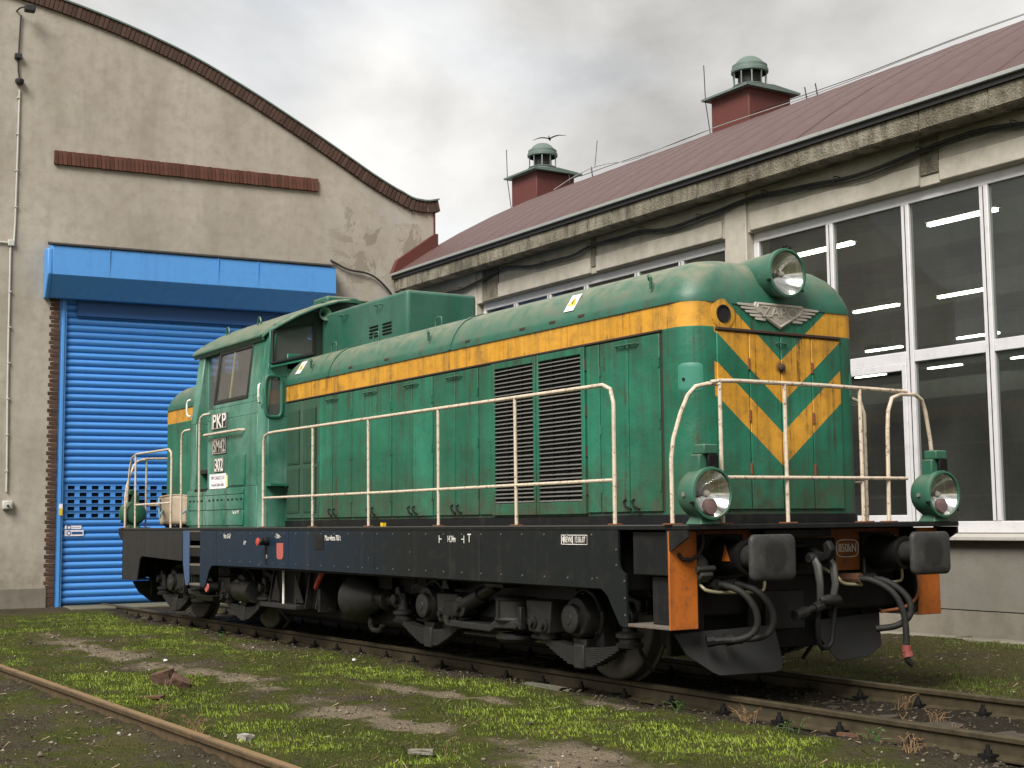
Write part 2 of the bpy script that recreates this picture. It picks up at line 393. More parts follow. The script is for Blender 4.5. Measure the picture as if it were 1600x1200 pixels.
# ------------------------------------------------------------------ ground sheet
def make_ground():
    fx = np.arange(-11.0, 12.01, .05); fy = np.arange(-9.0, 5.4, .05)
    out = lambda a, s: a + s*np.array([1, 3, 7, 15, 30, 60, 120, 250, 500, 900.])
    xs = np.concatenate([out(fx[0], -1)[::-1], fx, out(fx[-1], 1)]); ys = np.concatenate([out(fy[0], -1)[::-1], fy, out(fy[-1], 1)])
    X, Y = np.meshgrid(xs, ys, indexing='ij'); Z = ground_z(X, Y); cov = grass_cover(X, Y)
    # sunk a little under the hall and the workshop so that their floors lie above it
    nx, ny = X.shape
    co = np.stack([X, Y, Z], -1).reshape(-1, 3)
    i = np.arange(nx*ny).reshape(nx, ny)
    q = np.stack([i[:-1, :-1], i[1:, :-1], i[1:, 1:], i[:-1, 1:]], -1).reshape(-1, 4)
    me = bpy.data.meshes.new('ground'); me.vertices.add(len(co)); me.vertices.foreach_set('co', co.ravel())
    me.loops.add(q.size); me.loops.foreach_set('vertex_index', q.ravel().astype(np.int32))
    me.polygons.add(len(q)); me.polygons.foreach_set('loop_start', np.arange(0, q.size, 4, dtype=np.int32))
    me.update(); me.shade_smooth()
    a = me.attributes.new('cover', 'FLOAT', 'POINT'); a.data.foreach_set('value', cov.ravel().astype(np.float32))
    b = me.attributes.new('path', 'FLOAT', 'POINT'); b.data.foreach_set('value', worn_path(X, Y).ravel().astype(np.float32))
    t = NT('ground_mat'); pa = t.new('ShaderNodeAttribute'); pa.attribute_name = 'path'; at = t.new('ShaderNodeAttribute'); at.attribute_name = 'cover'
    n1 = t.noise(1.5, 5, .6); n2 = t.noise(14, 5, .65); n3 = t.noise(70, 4, .65); x, y, z = t.xyz()
    n4 = t.noise(30, 5, .7)
    dirt = t.mix(t.ramp(n1, .3, .7), (.062, .050, .030), (.115, .092, .058))
    dirt = t.mix(t.math('MULTIPLY', t.ramp(n2, .42, .7), .75), dirt, (.040, .036, .018))
    dirt = t.mix(t.math('MULTIPLY', t.ramp(t.math('ADD', pa.outputs['Fac'], t.math('MULTIPLY', t.math('SUBTRACT', n2, .5), .9)), .15, .62), .9), dirt, (.275, .222, .152))
    dirt = t.mix(t.ramp(n3, .62, .70), dirt, (.22, .19, .145))
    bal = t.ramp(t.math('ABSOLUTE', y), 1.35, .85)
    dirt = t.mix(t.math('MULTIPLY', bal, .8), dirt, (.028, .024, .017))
    moss = t.mix(t.ramp(n2, .35, .66), (.042, .048, .011), (.098, .112, .020))
    moss = t.mix(t.ramp(n4, .46, .62), moss, (.068, .082, .012))
    moss = t.mix(t.math('MULTIPLY', t.ramp(n4, .60, .70), .8), moss, (.040, .030, .016))
    moss = t.mix(t.math('MULTIPLY', t.ramp(n1, .50, .64), .62), moss, (.115, .092, .038))
    g = t.ramp(t.math('ADD', at.outputs['Fac'], t.math('ADD', t.math('MULTIPLY', t.math('SUBTRACT', n2, .5), .30), t.math('MULTIPLY', t.math('SUBTRACT', n4, .5), .25))), .46, .58)
    dry = t.ramp(y, 1.2, 2.2); moss = t.mix(t.math('MULTIPLY', dry, .78), moss, (.082, .068, .030))
    t.bump(t.math('ADD', t.math('MULTIPLY', n3, 1.0), t.math('ADD', t.math('MULTIPLY', n4, 2.0), t.math('MULTIPLY', n2, 2.5))), 1.0, .030)
    t.done(t.mix(g, dirt, moss), .92, 0, .15)
    me.materials.append(M['ground_mat'])
    o = bpy.data.objects.new('ground', me); C.objects.link(o); tag(o, kind='structure'); return o
make_ground()

# ------------------------------------------------------------------ tracks
t = NT('rail_rust'); n = t.noise(12, 5, .65); n2_ = t.noise(3, 4); g_ = t.new('ShaderNodeNewGeometry'); sp_ = t.new('ShaderNodeSeparateXYZ'); t.l.new(g_.outputs['Normal'], sp_.inputs[0])
c_ = t.mix(t.ramp(n, .3, .7), (.060, .042, .022), (.135, .088, .042))
c_ = t.mix(t.math('MULTIPLY', t.ramp(sp_.outputs[2], .8, .98), .75), c_, (.270, .170, .078))
c_ = t.mix(t.math('MULTIPLY', t.ramp(n2_, .6, .7), .5), c_, (.05, .03, .022))
t.bump(n, .5, .004); t.done(c_, .62, .2)
t = NT('rail_worn'); n = t.noise(10, 5, .65)
t.bump(n, .4, .004); t.done(t.mix(t.ramp(n, .3, .75), (.042, .033, .018), (.085, .066, .036)), .55, .25)
plain('sleeper_wood', (.055, .043, .030), .9)
RAILP = [(-.0625, 0), (.0625, 0), (.0625, .012), (.012, .032), (.010, .100), (.034, .116), (.036, .142), (.028, .150), (-.028, .150), (-.036, .142), (-.034, .116), (-.010, .100), (-.012, .032), (-.0625, .012)]
def track(name, ys, x0, x1, label, mat, near_sides):
    t = empty(name, (0, ys[0], -.15)); tag(t, label, 'track')
    sleeper = clip = None
    for k, y in enumerate(ys):
        MB().prism([(y-ys[0]+a, b) for a, b in RAILP], 'x', x0, x1).build('rail', mat, t, smooth=True, sharp=30)
    ym = sum(ys)/len(ys)-ys[0]; half = 1.25
    n = int((x1-x0)/.62)
    for i in range(n):
        x = x0 + .3 + i*.62
        if x > 11 or x < -9.4: continue
        if len(ys) > 1 or True:
            if sleeper is None:
                sleeper = MB().box((-.12, -half, -.15), (.12, half, .0)).build('sleeper', 'sleeper_wood', t, bevel=.012)
                sleeper.location = (x, ym if len(ys) > 1 else -.75, -.006)
            else: inst(sleeper, t, (x, ym if len(ys) > 1 else -.75, -.006), (0, 0, random.uniform(-.02, .02)))
        for k, y in enumerate(ys):
            for sgn in near_sides:
                if clip is None:
                    b = MB().box((-.05, .028, .010), (.05, .110, .036)).cyl((0, .070, .02), (0, .070, .092), .014, n=6).cyl((0, .070, .036), (0, .070, .062), .025, n=6)
                    b.box((-.06, -.005, -.01), (.06, .13, .009))
                    clip = b.build('rail_clip', 'under_black', t); clip.location = (x, y-ys[0], 0); clip.rotation_euler = (0, 0, 0 if sgn > 0 else math.pi)
                else: inst(clip, t, (x+random.uniform(-.02, .02), y-ys[0], 0), (0, 0, 0 if sgn > 0 else math.pi))
    return t
track('railway_track', [-.75, .75], -10.6, 60, 'track of two brown rails that carries the green locomotive', 'rail_worn', (-1,))
track('railway_track', [YF], -30, 60, 'single rusty orange-brown rail across the lower left corner', 'rail_rust', (1,))

# ------------------------------------------------------------------ building materials
def plaster(name, c0, c1, stain=(.12, .10, .075), green=.2):
    t = NT(name); a = t.noise(.55, 5, .6); b = t.noise(5, 5, .65); f = t.noise(90, 3, .6); s = t.noise(3, 4, .6, t.coord((1, 1, .10)))
    col = t.mix(t.ramp(a, .35, .65), c0, c1); col = t.mix(t.math('MULTIPLY', t.ramp(b, .45, .75), .30), col, stain)
    col = t.mix(t.math('MULTIPLY', t.ramp(s, .52, .78), .22), col, stain)
    col = t.mix(t.math('MULTIPLY', t.ramp(f, .55, .7), .30), col, tuple(x*.5 for x in c0))
    t.bump(t.math('ADD', f, t.math('MULTIPLY', b, 1.2)), .45, .008); t.done(col, .9, 0, .2); return t
def gable_mat():
    m = plaster('plaster_gable', (.370, .330, .275), (.455, .412, .352)); x, y, z = m.xyz()
    src = m.b.inputs['Base Color'].links[0].from_socket
    reg = m.math('MULTIPLY', m.ramp(x, 4.7, 5.6), m.math('MULTIPLY', m.ramp(z, 5.2, 6.2), m.ramp(z, 8.1, 7.5)))
    a = m.noise(1.7, 6, .62, dist=.6); b = m.noise(1.25, 6, .65, m.coord((1, 1, 1), rot=(.3, .9, .2)), dist=.8)
    c = m.mix(m.math('MULTIPLY', reg, m.ramp(a, .50, .515)), src, (.40, .375, .335))
    c = m.mix(m.math('MULTIPLY', reg, m.math('MULTIPLY', m.ramp(b, .575, .585), .8)), c, (.235, .205, .165))
    damp = m.math('MULTIPLY', m.ramp(m.noise(.8, 5, .6, m.coord((1, 1, .5))), .46, .66), .38)
    c = m.mix(damp, c, (.215, .190, .140))
    foot = m.math('MULTIPLY', m.ramp(z, 1.3, .3), m.ramp(m.noise(3, 5, .65), .35, .6))
    c = m.mix(m.math('MULTIPLY', foot, .6), c, (.14, .125, .085))
    m.l.new(c, m.b.inputs['Base Color'])
plaster('plaster_patch', (.33, .31, .28), (.36, .33, .29))
plaster('plaster_patch_dark', (.215, .19, .155), (.25, .22, .18))
plaster('plaster_hall', (.36, .335, .28), (.52, .48, .41), stain=(.13, .11, .08))
gable_mat()
plaster('plaster_grey', (.165, .155, .132), (.205, .192, .165))
plaster('concrete_plinth', (.16, .145, .115), (.25, .225, .185), stain=(.05, .045, .035))
plaster('concrete_slab', (.10, .095, .068), (.15, .14, .10), stain=(.05, .05, .03))
t = NT('concrete_eave'); a = t.noise(1.2, 4); b = t.noise(5, 5, .7, t.coord((1, 1, .4))); v = t.new('ShaderNodeTexVoronoi'); v.inputs['Scale'].default_value = 38; t.l.new(t.coord(), v.inputs[0])
col = t.mix(t.ramp(a, .35, .65), (.16, .142, .105), (.29, .265, .205)); col = t.mix(t.math('MULTIPLY', t.ramp(b, .42, .66), .85), col, (.052, .045, .034))
f = t.noise(60, 3, .7); col = t.mix(t.ramp(f, .62, .68), col, (.42, .39, .33))
t.bump(t.math('ADD', f, v.outputs[0]), .8, .012); t.done(col, .92, 0, .2)
def brick_mat(name, hue):
    t = NT(name); oi = t.new('ShaderNodeObjectInfo'); n = t.noise(11, 5, .65)
    c = t.mix(oi.outputs['Random'], tuple(h*.72 for h in hue), tuple(h*1.18 for h in hue)); c = t.mix(t.math('MULTIPLY', t.ramp(n, .45, .75), .6), c, (.045, .028, .022))
    t.bump(n, .6, .006); t.done(c, .85, 0, .25)
brick_mat('brick_red', (.115, .048, .032)); brick_mat('brick_dark', (.082, .046, .034))
plain('mortar', (.13, .105, .085), .95)
grimy('blue_steel', (.075, .275, .64), fade=.10, grime=.20, rough=.48, streak=.12, bump=.05)
t = grimy('blue_slat', (.066, .262, .66), fade=.10, grime=.22, rough=.42, bump=.08)
oi_ = t.new('ShaderNodeObjectInfo'); src_ = t.b.inputs['Base Color'].links[0].from_socket
t.l.new(t.mix(t.math('MULTIPLY', oi_.outputs['Random'], .22), src_, (.02, .09, .30)), t.b.inputs['Base Color'])
grimy('blue_band', (.012, .075, .24), fade=.08, grime=.25, rough=.5)
grimy('roof_red', (.092, .050, .046), fade=.22, grime=.6, rough=.5, dirt=(.055, .034, .030), bump=.25, scale=.8)
grimy('vent_red', (.105, .024, .018), fade=.15, grime=.35, rough=.6, streak=.25)
grimy('vent_metal', (.20, .24, .22), fade=.3, grime=.4, rough=.45, metal=.5)
grimy('vent_cap', (.10, .145, .125), fade=.4, grime=.4, rough=.5)
grimy('zinc_edge', (.42, .44, .42), fade=.2, grime=.3, rough=.45, metal=.5)
grimy('frame_white', (.62, .61, .62), fade=.15, grime=.25, rough=.4, bump=.03)
grimy('sill_tile', (.42, .40, .36), fade=.2, grime=.3, rough=.6)
grimy('cable_black', (.016, .016, .015), fade=.1, grime=.4, rough=.6)
grimy('conduit_grey', (.50, .49, .45), fade=.2, grime=.35, rough=.5)
plaster('interior_grey', (.32, .32, .30), (.40, .40, .375))
t = NT('tube_light'); t.b.inputs['Emission Color'].default_value = (.93, 1, .80, 1); t.b.inputs['Emission Strength'].default_value = 11.0; t.done((.9, .9, .9), .4)

# ------------------------------------------------------------------ workshop with the arched gable; local X along the wall, local -Y towards the yard
A5 = R(5)
def workshop():
    B = empty('workshop_building', (-10, -1.6, 0), R(85))
    tag(B, 'beige rendered workshop with arched brick-edged gable and blue roller door', 'building')
    # parapet curve (s, z) measured along the outer edge, mirrored about the crown at s = -2
    half = [(-2, 11.02), (-1, 10.93), (0, 10.745), (1.08, 10.47), (2.27, 10.07), (3.5, 9.50), (4.79, 8.82), (6.13, 8.06), (6.75, 7.80), (7.05, 7.78), (7.30, 7.84)]
    def crv(s):
        s = s if s >= -2 else -4-s
        for (a, za), (b, zb) in zip(half[:-1], half[1:]):
            if a <= s <= b: return za + (zb-za)*(s-a)/(b-a)
        return half[-1][1]
    def zc(s): return sum(crv(s+d) for d in (-.35, -.2, 0, .2, .35))/5 if -11.1 < s < 6.6 else crv(s)
    D0, D1, DH = -.01, 4.92, 5.45      # door opening
    TH = .45
    ss = [-11.2 + i*(18.4/92) for i in range(93)]
    ss = sorted([s for s in ss if abs(s-D0) > .06 and abs(s-D1) > .06] + [D0, D1])
    wall = MB()
    for a, b in zip(ss[:-1], ss[1:]):
        za, zb = zc(a)-.20, zc(b)-.20
        lo = DH if D0-1e-6 <= a and b <= D1+1e-6 else .30
        wall.hexa([(a, 0, lo), (b, 0, lo), (b, TH, lo), (a, TH, lo), (a, 0, za), (b, 0, zb), (b, TH, zb), (a, TH, za)])
    bm_ = wall.build('wall', 'plaster_gable', B)
    # plinth, a little proud of the render
    MB().box((-11.2, -.02, -.4), (D0-.13, TH, .30)).box((D1+.13, -.02, -.4), (7.2, TH, .30)).build('plinth', 'concrete_plinth', B, bevel=.01)
    # vaulted roof behind, and side and back walls
    rf = MB(); rows = []
    for s in ss: rows.append([(s, TH+.01, zc(s)-.3), (s, 30, zc(s)-.3)])
    rf.grid(rows).build('roof', 'roof_red', B, smooth=True)
    MB().box((-11.2, TH, -.3), (-10.9, 30, 7.5)).box((6.9, TH, -.3), (7.2, 30, 7.45)).build('side_wall', 'plaster_gable', B)
    MB().box((-11, .9, -.06), (7, 29, -.02)).build('floor', 'concrete_slab', B)
    # soldier-course coping: each brick its own piece
    L = [(s_, zc(s_)) for s_ in [-6.0+i*.01 for i in range(1331)]]
    cop = None; acc = .08; pos = 0
    mort = MB(); rows = []
    for i in range(0, len(L), 12):
        s, z = L[i]; s2, z2 = L[min(i+3, len(L)-1)]; s1, z1 = L[max(i-3, 0)]
        d = Vector((s2-s1, z2-z1)).normalized(); nn = Vector((-d.y, d.x))
        rows.append([(s-nn.x*.235, -.045, z-nn.y*.235), (s-nn.x*.02, -.045, z-nn.y*.02), (s-nn.x*.02, TH+.02, z-nn.y*.02), (s-nn.x*.235, TH+.02, z-nn.y*.235)])
    mort.grid(rows, close=True).build('coping_mortar', 'mortar', B)
    for i in range(1, len(L)):
        ds = math.hypot(L[i][0]-L[i-1][0], L[i][1]-L[i-1][1]); acc += ds
        if acc >= .0785 and L[i][0] > -1.6:
            acc = 0; s, z = L[i]; s2, z2 = L[min(i+4, len(L)-1)]; s1, z1 = L[max(i-4, 0)]
            ang = math.atan2(z2-z1, s2-s1)
            if cop is None:
                cop = MB().box((-.033, -.062, -.25), (.033, .12, -.008)).build('coping_brick', 'brick_dark', B, bevel=.004, seg=1)
                cop.location = (s, 0, z); cop.rotation_euler = (0, -ang, 0)
            else: inst(cop, B, (s, random.uniform(-.006, .006), z), (0, -ang+random.uniform(-.03, .03), 0))
    # green sheet-metal flashing on the coping
    rows = []
    for i in range(0, len(L), 10):
        s, z = L[i]; rows.append([(s, -.085, z-.025), (s, -.085, z+.006), (s, TH+.06, z+.03), (s, TH+.06, z)])
    MB().grid(rows, close=True).build('coping_flashing', 'vent_cap', B)
    MB().box((7.2, -.02, 6.85), (7.235, TH, 7.60)).build('end_flashing', 'vent_red', B)
    # brick string course above the door
    b0 = None; i = 0; s = -.17
    MB().box((-.16, -.035, 7.748), (4.745, .03, 7.965)).build('string_course_mortar', 'mortar', B)
    while s < 4.70:
        if b0 is None:
            b0 = MB().box((-.0345, -.058, -.1235), (.0345, .05, .1235)).build('string_course_brick', 'brick_red', B, bevel=.004, seg=1); b0.location = (s+.036, 0, 7.8585)
        else: inst(b0, B, (s+.036, random.uniform(-.004, .003), 7.8585+random.uniform(-.004, .004)), (0, random.uniform(-.012, .012), 0))
        s += .0745
    # brick jambs of the door, toothed courses
    for s0, sg in ((D0, -1), (D1, 1)):
        MB().box((s0, .0, -.3), (s0+sg*.10, TH-.01, 5.40)).box((s0, .004, -.3), (s0+sg*.19, .2, 5.40)).build('jamb_mortar', 'mortar', B)
        k = 0; z = -.02; a0 = c0 = None
        while z < 5.36:
            w = .178 if k % 2 else .150
            key = 'a' if k % 2 else 'c'
            src = a0 if key == 'a' else c0
            if src is None:
                x0, x1 = (s0-w, s0-.004) if sg < 0 else (s0+.004, s0+w)
                o = MB().box((x0, -.006, 0), (x1, .20, .062)).build('jamb_brick', 'brick_dark', B, bevel=.004, seg=1); o.location = (0, 0, z)
                if key == 'a': a0 = o
                else: c0 = o
            else: inst(src, B, (random.uniform(-.004, .004), random.uniform(-.004, .004), z))
            z += .0745; k += 1
    # roller door
    door = MB().box((D0+.005, .115, -.03), (D1-.005, .14, 5.9)).build('roller_door', 'blue_band', B)
    guide = MB().box((D0, .02, -.04), (D0+.125, .16, 5.4)).box((D0+.04, .0, -.04), (D0+.09, .02, 5.4)).build('guide_rail', 'blue_steel', door, bevel=.006)
    MB().box((D1-.125, .02, -.04), (D1, .16, 5.4)).build('guide_rail', 'blue_steel', door, bevel=.006)
    def slat_mesh(h):
        prof = [(.115, 0), (.095, .004), (.082, h*.18), (.066, h*.45), (.066, h*.62), (.080, h*.85), (.100, h*.965), (.115, h)]
        b = MB(); b.grid([[(D0+.125, y, z) for y, z in prof], [(D1-.125, y, z) for y, z in prof]]); return b
    SH = .1225; sl = None; k = 0; z = .0
    holes = lambda zz: 1.37 < zz < 2.06
    while z < 5.42:
        if holes(z):
            pass
        else:
            if sl is None:
                sl = slat_mesh(SH).build('slat', 'blue_slat', door, smooth=True, sharp=60); sl.location = (0, 0, z)
            else: inst(sl, door, (0, random.uniform(-.002, .002), z))
        z += SH
    # six punched slats: rows of openings between webs
    z = 12*SH - 0.0
    zs = [i*SH for i in range(60) if holes(i*SH)]
    ps = None
    for zz in zs:
        if ps is None:
            b = MB(); b.box((D0+.125, .07, 0), (D1-.125, .112, .030)).box((D0+.125, .075, .098), (D1-.125, .112, SH-.002)).box((D0+.125, .06, .02), (D1-.125, .075, .030))
            x = D0+.125
            while x < D1-.13:
                b.box((x, .078, .028), (min(x+.085, D1-.125), .11, .10)); x += .205
            ps = b.build('punched_slat', 'blue_slat', door); ps.location = (0, 0, zz)
        else: inst(ps, door, (0, 0, zz))
    MB().box((D0+.125, .1135, zs[0]), (D1-.125, .1142, zs[-1]+SH)).build('opening_backing', 'void_dark', door)
    # housing of the rolled-up door: top sheet leaning, chamfered lower sheet, three joints
    hs = MB(); pr = [(0.0, 6.30), (-.40, 6.205), (-.42, 5.70), (-.16, 5.33), (0.0, 5.33)]
    hs.prism(pr, 'x', -.22, 4.98)
    H = hs.build('door_housing', 'blue_steel', B, bevel=.008)
    MB().prism([(0, 6.20), (-.405, 6.15), (-.428, 5.70), (-.165, 5.315), (0, 5.315)], 'x', -.30, -.221).build('end_cap', 'blue_steel', H, bevel=.02)
    for s in (.75, 2.7, 3.45): MB().box((s-.006, -.4225, 5.72), (s+.006, -.40, 6.2)).build('joint_strip', 'blue_steel', H)
    MB().prism([(.0, 6.34), (-.425, 6.235), (-.425, 6.215), (.0, 6.305)], 'x', -.24, 5.0).build('housing_flashing', 'grey_dark', H)
    MB().box((D0+.3, .02, 5.05), (D1-.2, .10, 5.36)).build('top_guide', 'blue_band', door, bevel=.01)
    # sticker on the guide rail and two notices on the door
    MB().box((D0+.055, -.004, 1.54), (D0+.115, .0, 1.74)).build('guide_sticker', 'sign_yellow', B)
    MB().box((D0+.055, -.0045, 1.66), (D0+.115, -.0005, 1.74)).build('guide_sticker', 'paper_white', B)
    for (a, b, c, d, mt) in ((.16, .44, 1.30, 1.36, 'paper_white'), (.16, .48, 1.18, 1.28, 'paper_white')):
        nb = MB().box((a, .055, c), (b, .064, d)).build('door_notice', mt, B)
        MB().box((a+.12, .0525, c+.03), (b-.02, .0548, d-.025)).build('notice_print', 'blue_band', nb)
        MB().lathe([(0, .040), (.002, .040), (.002, .026), (0, .026)], (a+.07, .0525, (c+d)/2), 'y', 16).build('notice_print', 'blue_band', nb)
    # concrete threshold
    MB().box((.15, -.75, -.30), (5.2, .10, -.020)).build('threshold_slab', 'concrete_slab', B, bevel=.02)
    return B
WS = workshop()
def wsp(s, out, z):   # point on the workshop wall in the world
    return WS_M @ Vector((s, -out, z))
WS_M = Matrix.Translation((-10, -1.6, 0)) @ Matrix.Rotation(R(85), 4, 'Z')
# conduit, junction box and switch on the gable
def wall_things():
    e = empty('electric_conduit', wsp(-.8, 0, 1.7), R(85)); tag(e, 'grey clipped conduit running down the gable to a switch box', 'conduit')
    def l(s, out, z): return (s+.8, -out, z-1.7)
    MB().tube([l(-.78, .025, 9.0), l(-.79, .025, 7.5), l(-.80, .025, 6.32), l(-.835, .025, 6.27)], .016, smooth=1).build('upper_pipe', 'conduit_grey', e, smooth=True)
    MB().tube([l(-.865, .025, 6.22), l(-.86, .025, 4), l(-.835, .025, 2.6), l(-.83, .025, 1.95)], .017, smooth=1).build('lower_pipe', 'conduit_grey', e, smooth=True)
    MB().tube([l(-.9, .025, 6.26), l(-1.6, .025, 6.25)], .016).build('side_pipe', 'conduit_grey', e, smooth=True)
    MB().box(l(-.91, 0, 6.20), l(-.80, .06, 6.31)).build('junction_box', 'conduit_grey', e, bevel=.012)
    c = None
    for z in [2.3+.62*i for i in range(6)] + [6.9+.65*i for i in range(4)]:
        s = -.835 - .005*(z-2) if z < 6.2 else -.793
        if c is None:
            c = MB().box((-.026, -.048, -.012), (.026, 0, .012)).build('pipe_clip', 'conduit_grey', e, bevel=.004); c.location = l(s, 0, z)
        else: inst(c, e, l(s, 0, z))
    MB().tube([l(-.78, .03, 9.15), l(-.82, .03, 9.4), l(-.80, .03, 10.0), l(-.79, .03, 10.35)], .014, smooth=1).build('old_cable', 'cable_black', e, smooth=True)
    MB().lathe([(-.03, .055), (.0, .075), (.05, .075), (.07, .05)], l(-.79, .06, 9.12), 'z', 12, cap0=True, cap1=True).build('cable_sleeve', 'grey_dark', e, smooth=True)
    MB().box(l(-.88, .0, 9.55), l(-.76, .09, 9.64)).build('old_bracket', 'grey_dark', e, bevel=.01)
    s = empty('switch_box', wsp(-.81, 0, 1.72), R(85)); tag(s, 'small grey wall switch at the lower end of the conduit', 'switch')
    MB().box((-.085, -.09, -.075), (.085, 0, .075)).build('housing', 'conduit_grey', s, bevel=.02)
    MB().box((-.05, -.10, -.06), (.05, -.088, .03)).build('face_plate', 'conduit_grey', s, bevel=.005)
    MB().lathe([(0, .022), (-.03, .018)], (0, -.10, -.015), 'y', 12, cap1=True).build('knob', 'grey_dark', s, smooth=True)
    f = empty('flood_lamp', wsp(-.76, 0, 10.42), R(85)); tag(f, 'small dark bracket lamp high on the gable beside the coping', 'lamp')
    MB().tube([(-.1, 0, .0), (-.06, -.18, .02), (.06, -.22, .02)], .014, smooth=1).build('bracket', 'grey_dark', f)
    MB().box((0, -.30, -.06), (.18, -.16, .07)).build('lamp_head', 'grey_dark', f, bevel=.02)
    b = empty('wall_cable', wsp(5.1, 0, 6.35)); tag(b, 'black cable sagging from the gable towards the locomotive roof', 'cable')
    P = [wsp(5.02, .0, 6.42), wsp(5.06, .05, 6.38), wsp(5.35, .05, 6.24), wsp(5.75, .06, 6.22), wsp(6.0, .06, 6.10), wsp(6.3, .06, 5.80), wsp(6.5, .06, 5.4)]
    o = MB().tube([p - wsp(5.1, 0, 6.35) for p in P], .020, smooth=2).build('cable_run', 'cable_black', b, smooth=True)
wall_things()

# ------------------------------------------------------------------ long hall on the right
YW = 5.0; XE = -9.35; X1 = 16.0
def hall():
    H = empty('workshop_hall', (0, YW, 0)); tag(H, 'long hall with red metal roof, concrete eaves and tall white windows', 'building')
    def b(*a): return MB().box(*a)
    Y0 = 0.0            # wall face in local coordinates
    bays = [(-9.2, -6.75), (-6.55, .0), (.50, 7.05), (7.55, 14.1)]
    # bays as measured: window tops at 5.26, sills at 1.30
    wall = MB(); piers = [(-9.35, -6.75), (0.06, .50), (7.05, 7.5), (14.1, 16)]
    for a, c in piers: wall.box((a, -.04 if a > -9 else -.02, .28), (c, .40, 5.92))
    wall.box((-9.35, .0, .28), (16, .40, 1.10))
    wall.box((-9.35, .0, 5.29), (16, .38, 5.90))
    wall.build('wall', 'plaster_hall', H, bevel=.012)
    # worn lintel band: second skin, broken in places
    for a, c in ((-6.0, -3.2), (-3.05, -.02), (.56, 3.55), (3.85, 7.0), (7.55, 14)):
        b((a, -.035, 5.30), (c, .05, 5.56)).build('lintel_band', 'plaster_hall', H, bevel=.02)
    for a, c, z0 in ((-6.55, -6.0, 5.3), (3.56, 3.84, 5.42), (-3.19, -3.06, 5.4)): b((a, -.02, z0), (c, .05, 5.88)).build('stained_patch', 'concrete_eave', H, bevel=.01)
    # lower wall: grey render panel, plinth proud of nothing, kerb at the foot
    b((-9.35, -.035, .30), (16, .0, 1.085)).build('apron_wall', 'plaster_grey', H)
    b((-9.35, -.025, -.4), (16, .2, .295)).build('plinth', 'concrete_plinth', H, bevel=.015)
    b((-9.35, -.26, -.4), (16, -.03, .0)).build('foot_kerb', 'concrete_plinth', H, bevel=.02)
    # sill of flat tiles
    tl = None; x = -6.5
    while x < 15:
        if tl is None:
            tl = MB().hexa([(0, -.16, 1.085), (.80, -.16, 1.085), (.80, .16, 1.12), (0, .16, 1.12), (0, -.16, 1.125), (.80, -.16, 1.125), (.80, .16, 1.165), (0, .16, 1.165)]).build('sill_tile', 'sill_tile', H, bevel=.004); tl.location = (x, 0, 0)
        else: inst(tl, H, (x, 0, 0))
        x += .806
    # eave slab: deep concrete fascia with a soffit
    fas = MB().prism([(-.35, 5.86), (-.35, 6.16), (.5, 6.30), (.5, 5.93), (-.28, 5.83)], 'x', XE+.02, X1)
    E = fas.build('eave_slab', 'concrete_eave', H, bevel=.012)
    x = XE+.25; k = 0
    while x < 14:
        w = random.uniform(.95, 1.05)
        b((x, -.365+random.uniform(-.004, .004), 5.865), (x+w-.012, -.34, 6.10+random.uniform(-.004, .004))).build('fascia_block', 'concrete_eave', E, bevel=.01, seg=1); x += w
    b((XE+.02, -.40, 6.10), (X1, -.30, 6.165)).build('gutter_board', 'grey_dark', E)
    b((XE+.02, -.44, 6.165), (X1, -.36, 6.215)).build('gutter_edge', 'zinc_edge', E, bevel=.008)
    # vaulted roof, sheet by sheet with standing seams
    cy, cz, RR = -.40+21*math.sin(R(35)), 6.20-21*math.cos(R(35)), 21.0     # arc centre (local y, z)
    def arc(a): return (cy-RR*math.sin(a), cz+RR*math.cos(a))
    angs = [R(35) - i*R(35)/14 for i in range(15)]
    RF = MB().grid([[(x, arc(a)[0], arc(a)[1]-.06) for a in angs] for x in (XE, X1)]).build('roof', 'roof_red', H, smooth=True)
    MB().grid([[(x, 2*cy-arc(a)[0], arc(a)[1]-.06) for a in angs] for x in (XE, X1)]).build('roof_far_side', 'roof_red', H, smooth=True)
    wS = .62; prof = [arc(a) for a in angs]; sh = None
    n = int((X1-XE)/wS)
    for i in range(n):
        if sh is None:
            m_ = MB(); rows = []
            for x, dz in ((0.004, 0), (.006, .009), (.018, .010), (.024, .002), (wS*.33, .006), (wS*.66, .006), (wS-.012, .002), (wS-.004, 0)):
                rows.append([(x, y, z+dz) for y, z in prof])
            sh = m_.grid(rows).build('roof_sheet', 'roof_red', RF, smooth=True, sharp=25); sh.location = (XE+i*wS, 0, 0)
        else: inst(sh, RF, (XE+i*wS, 0, random.uniform(0, .005)), (0, random.uniform(-.003, .003), 0))
    # red sheet covering the corner against the gable
    p = [(-.42, 6.10), (-.30, 6.26), (.80, 6.72), (.80, 7.62), (.72, 7.62), (.72, 6.9)]
    MB().prism([(-.43, 6.22), (-.30, 6.50), (.54, 7.10), (.60, 7.10), (.60, 6.72), (-.10, 6.26)], 'x', XE-.02, XE+.12).build('corner_flashing', 'vent_red', H)
    MB().cyl((XE+.30, -.28, 5.66), (XE+.30, -.28, 5.86), .10, n=14).cyl((XE+.15, -.15, 5.60), (XE+.38, -.15, 5.74), .07, n=12).build('downpipe_stub', 'grey_dark', H, smooth=True)
    # windows
    fr = .075
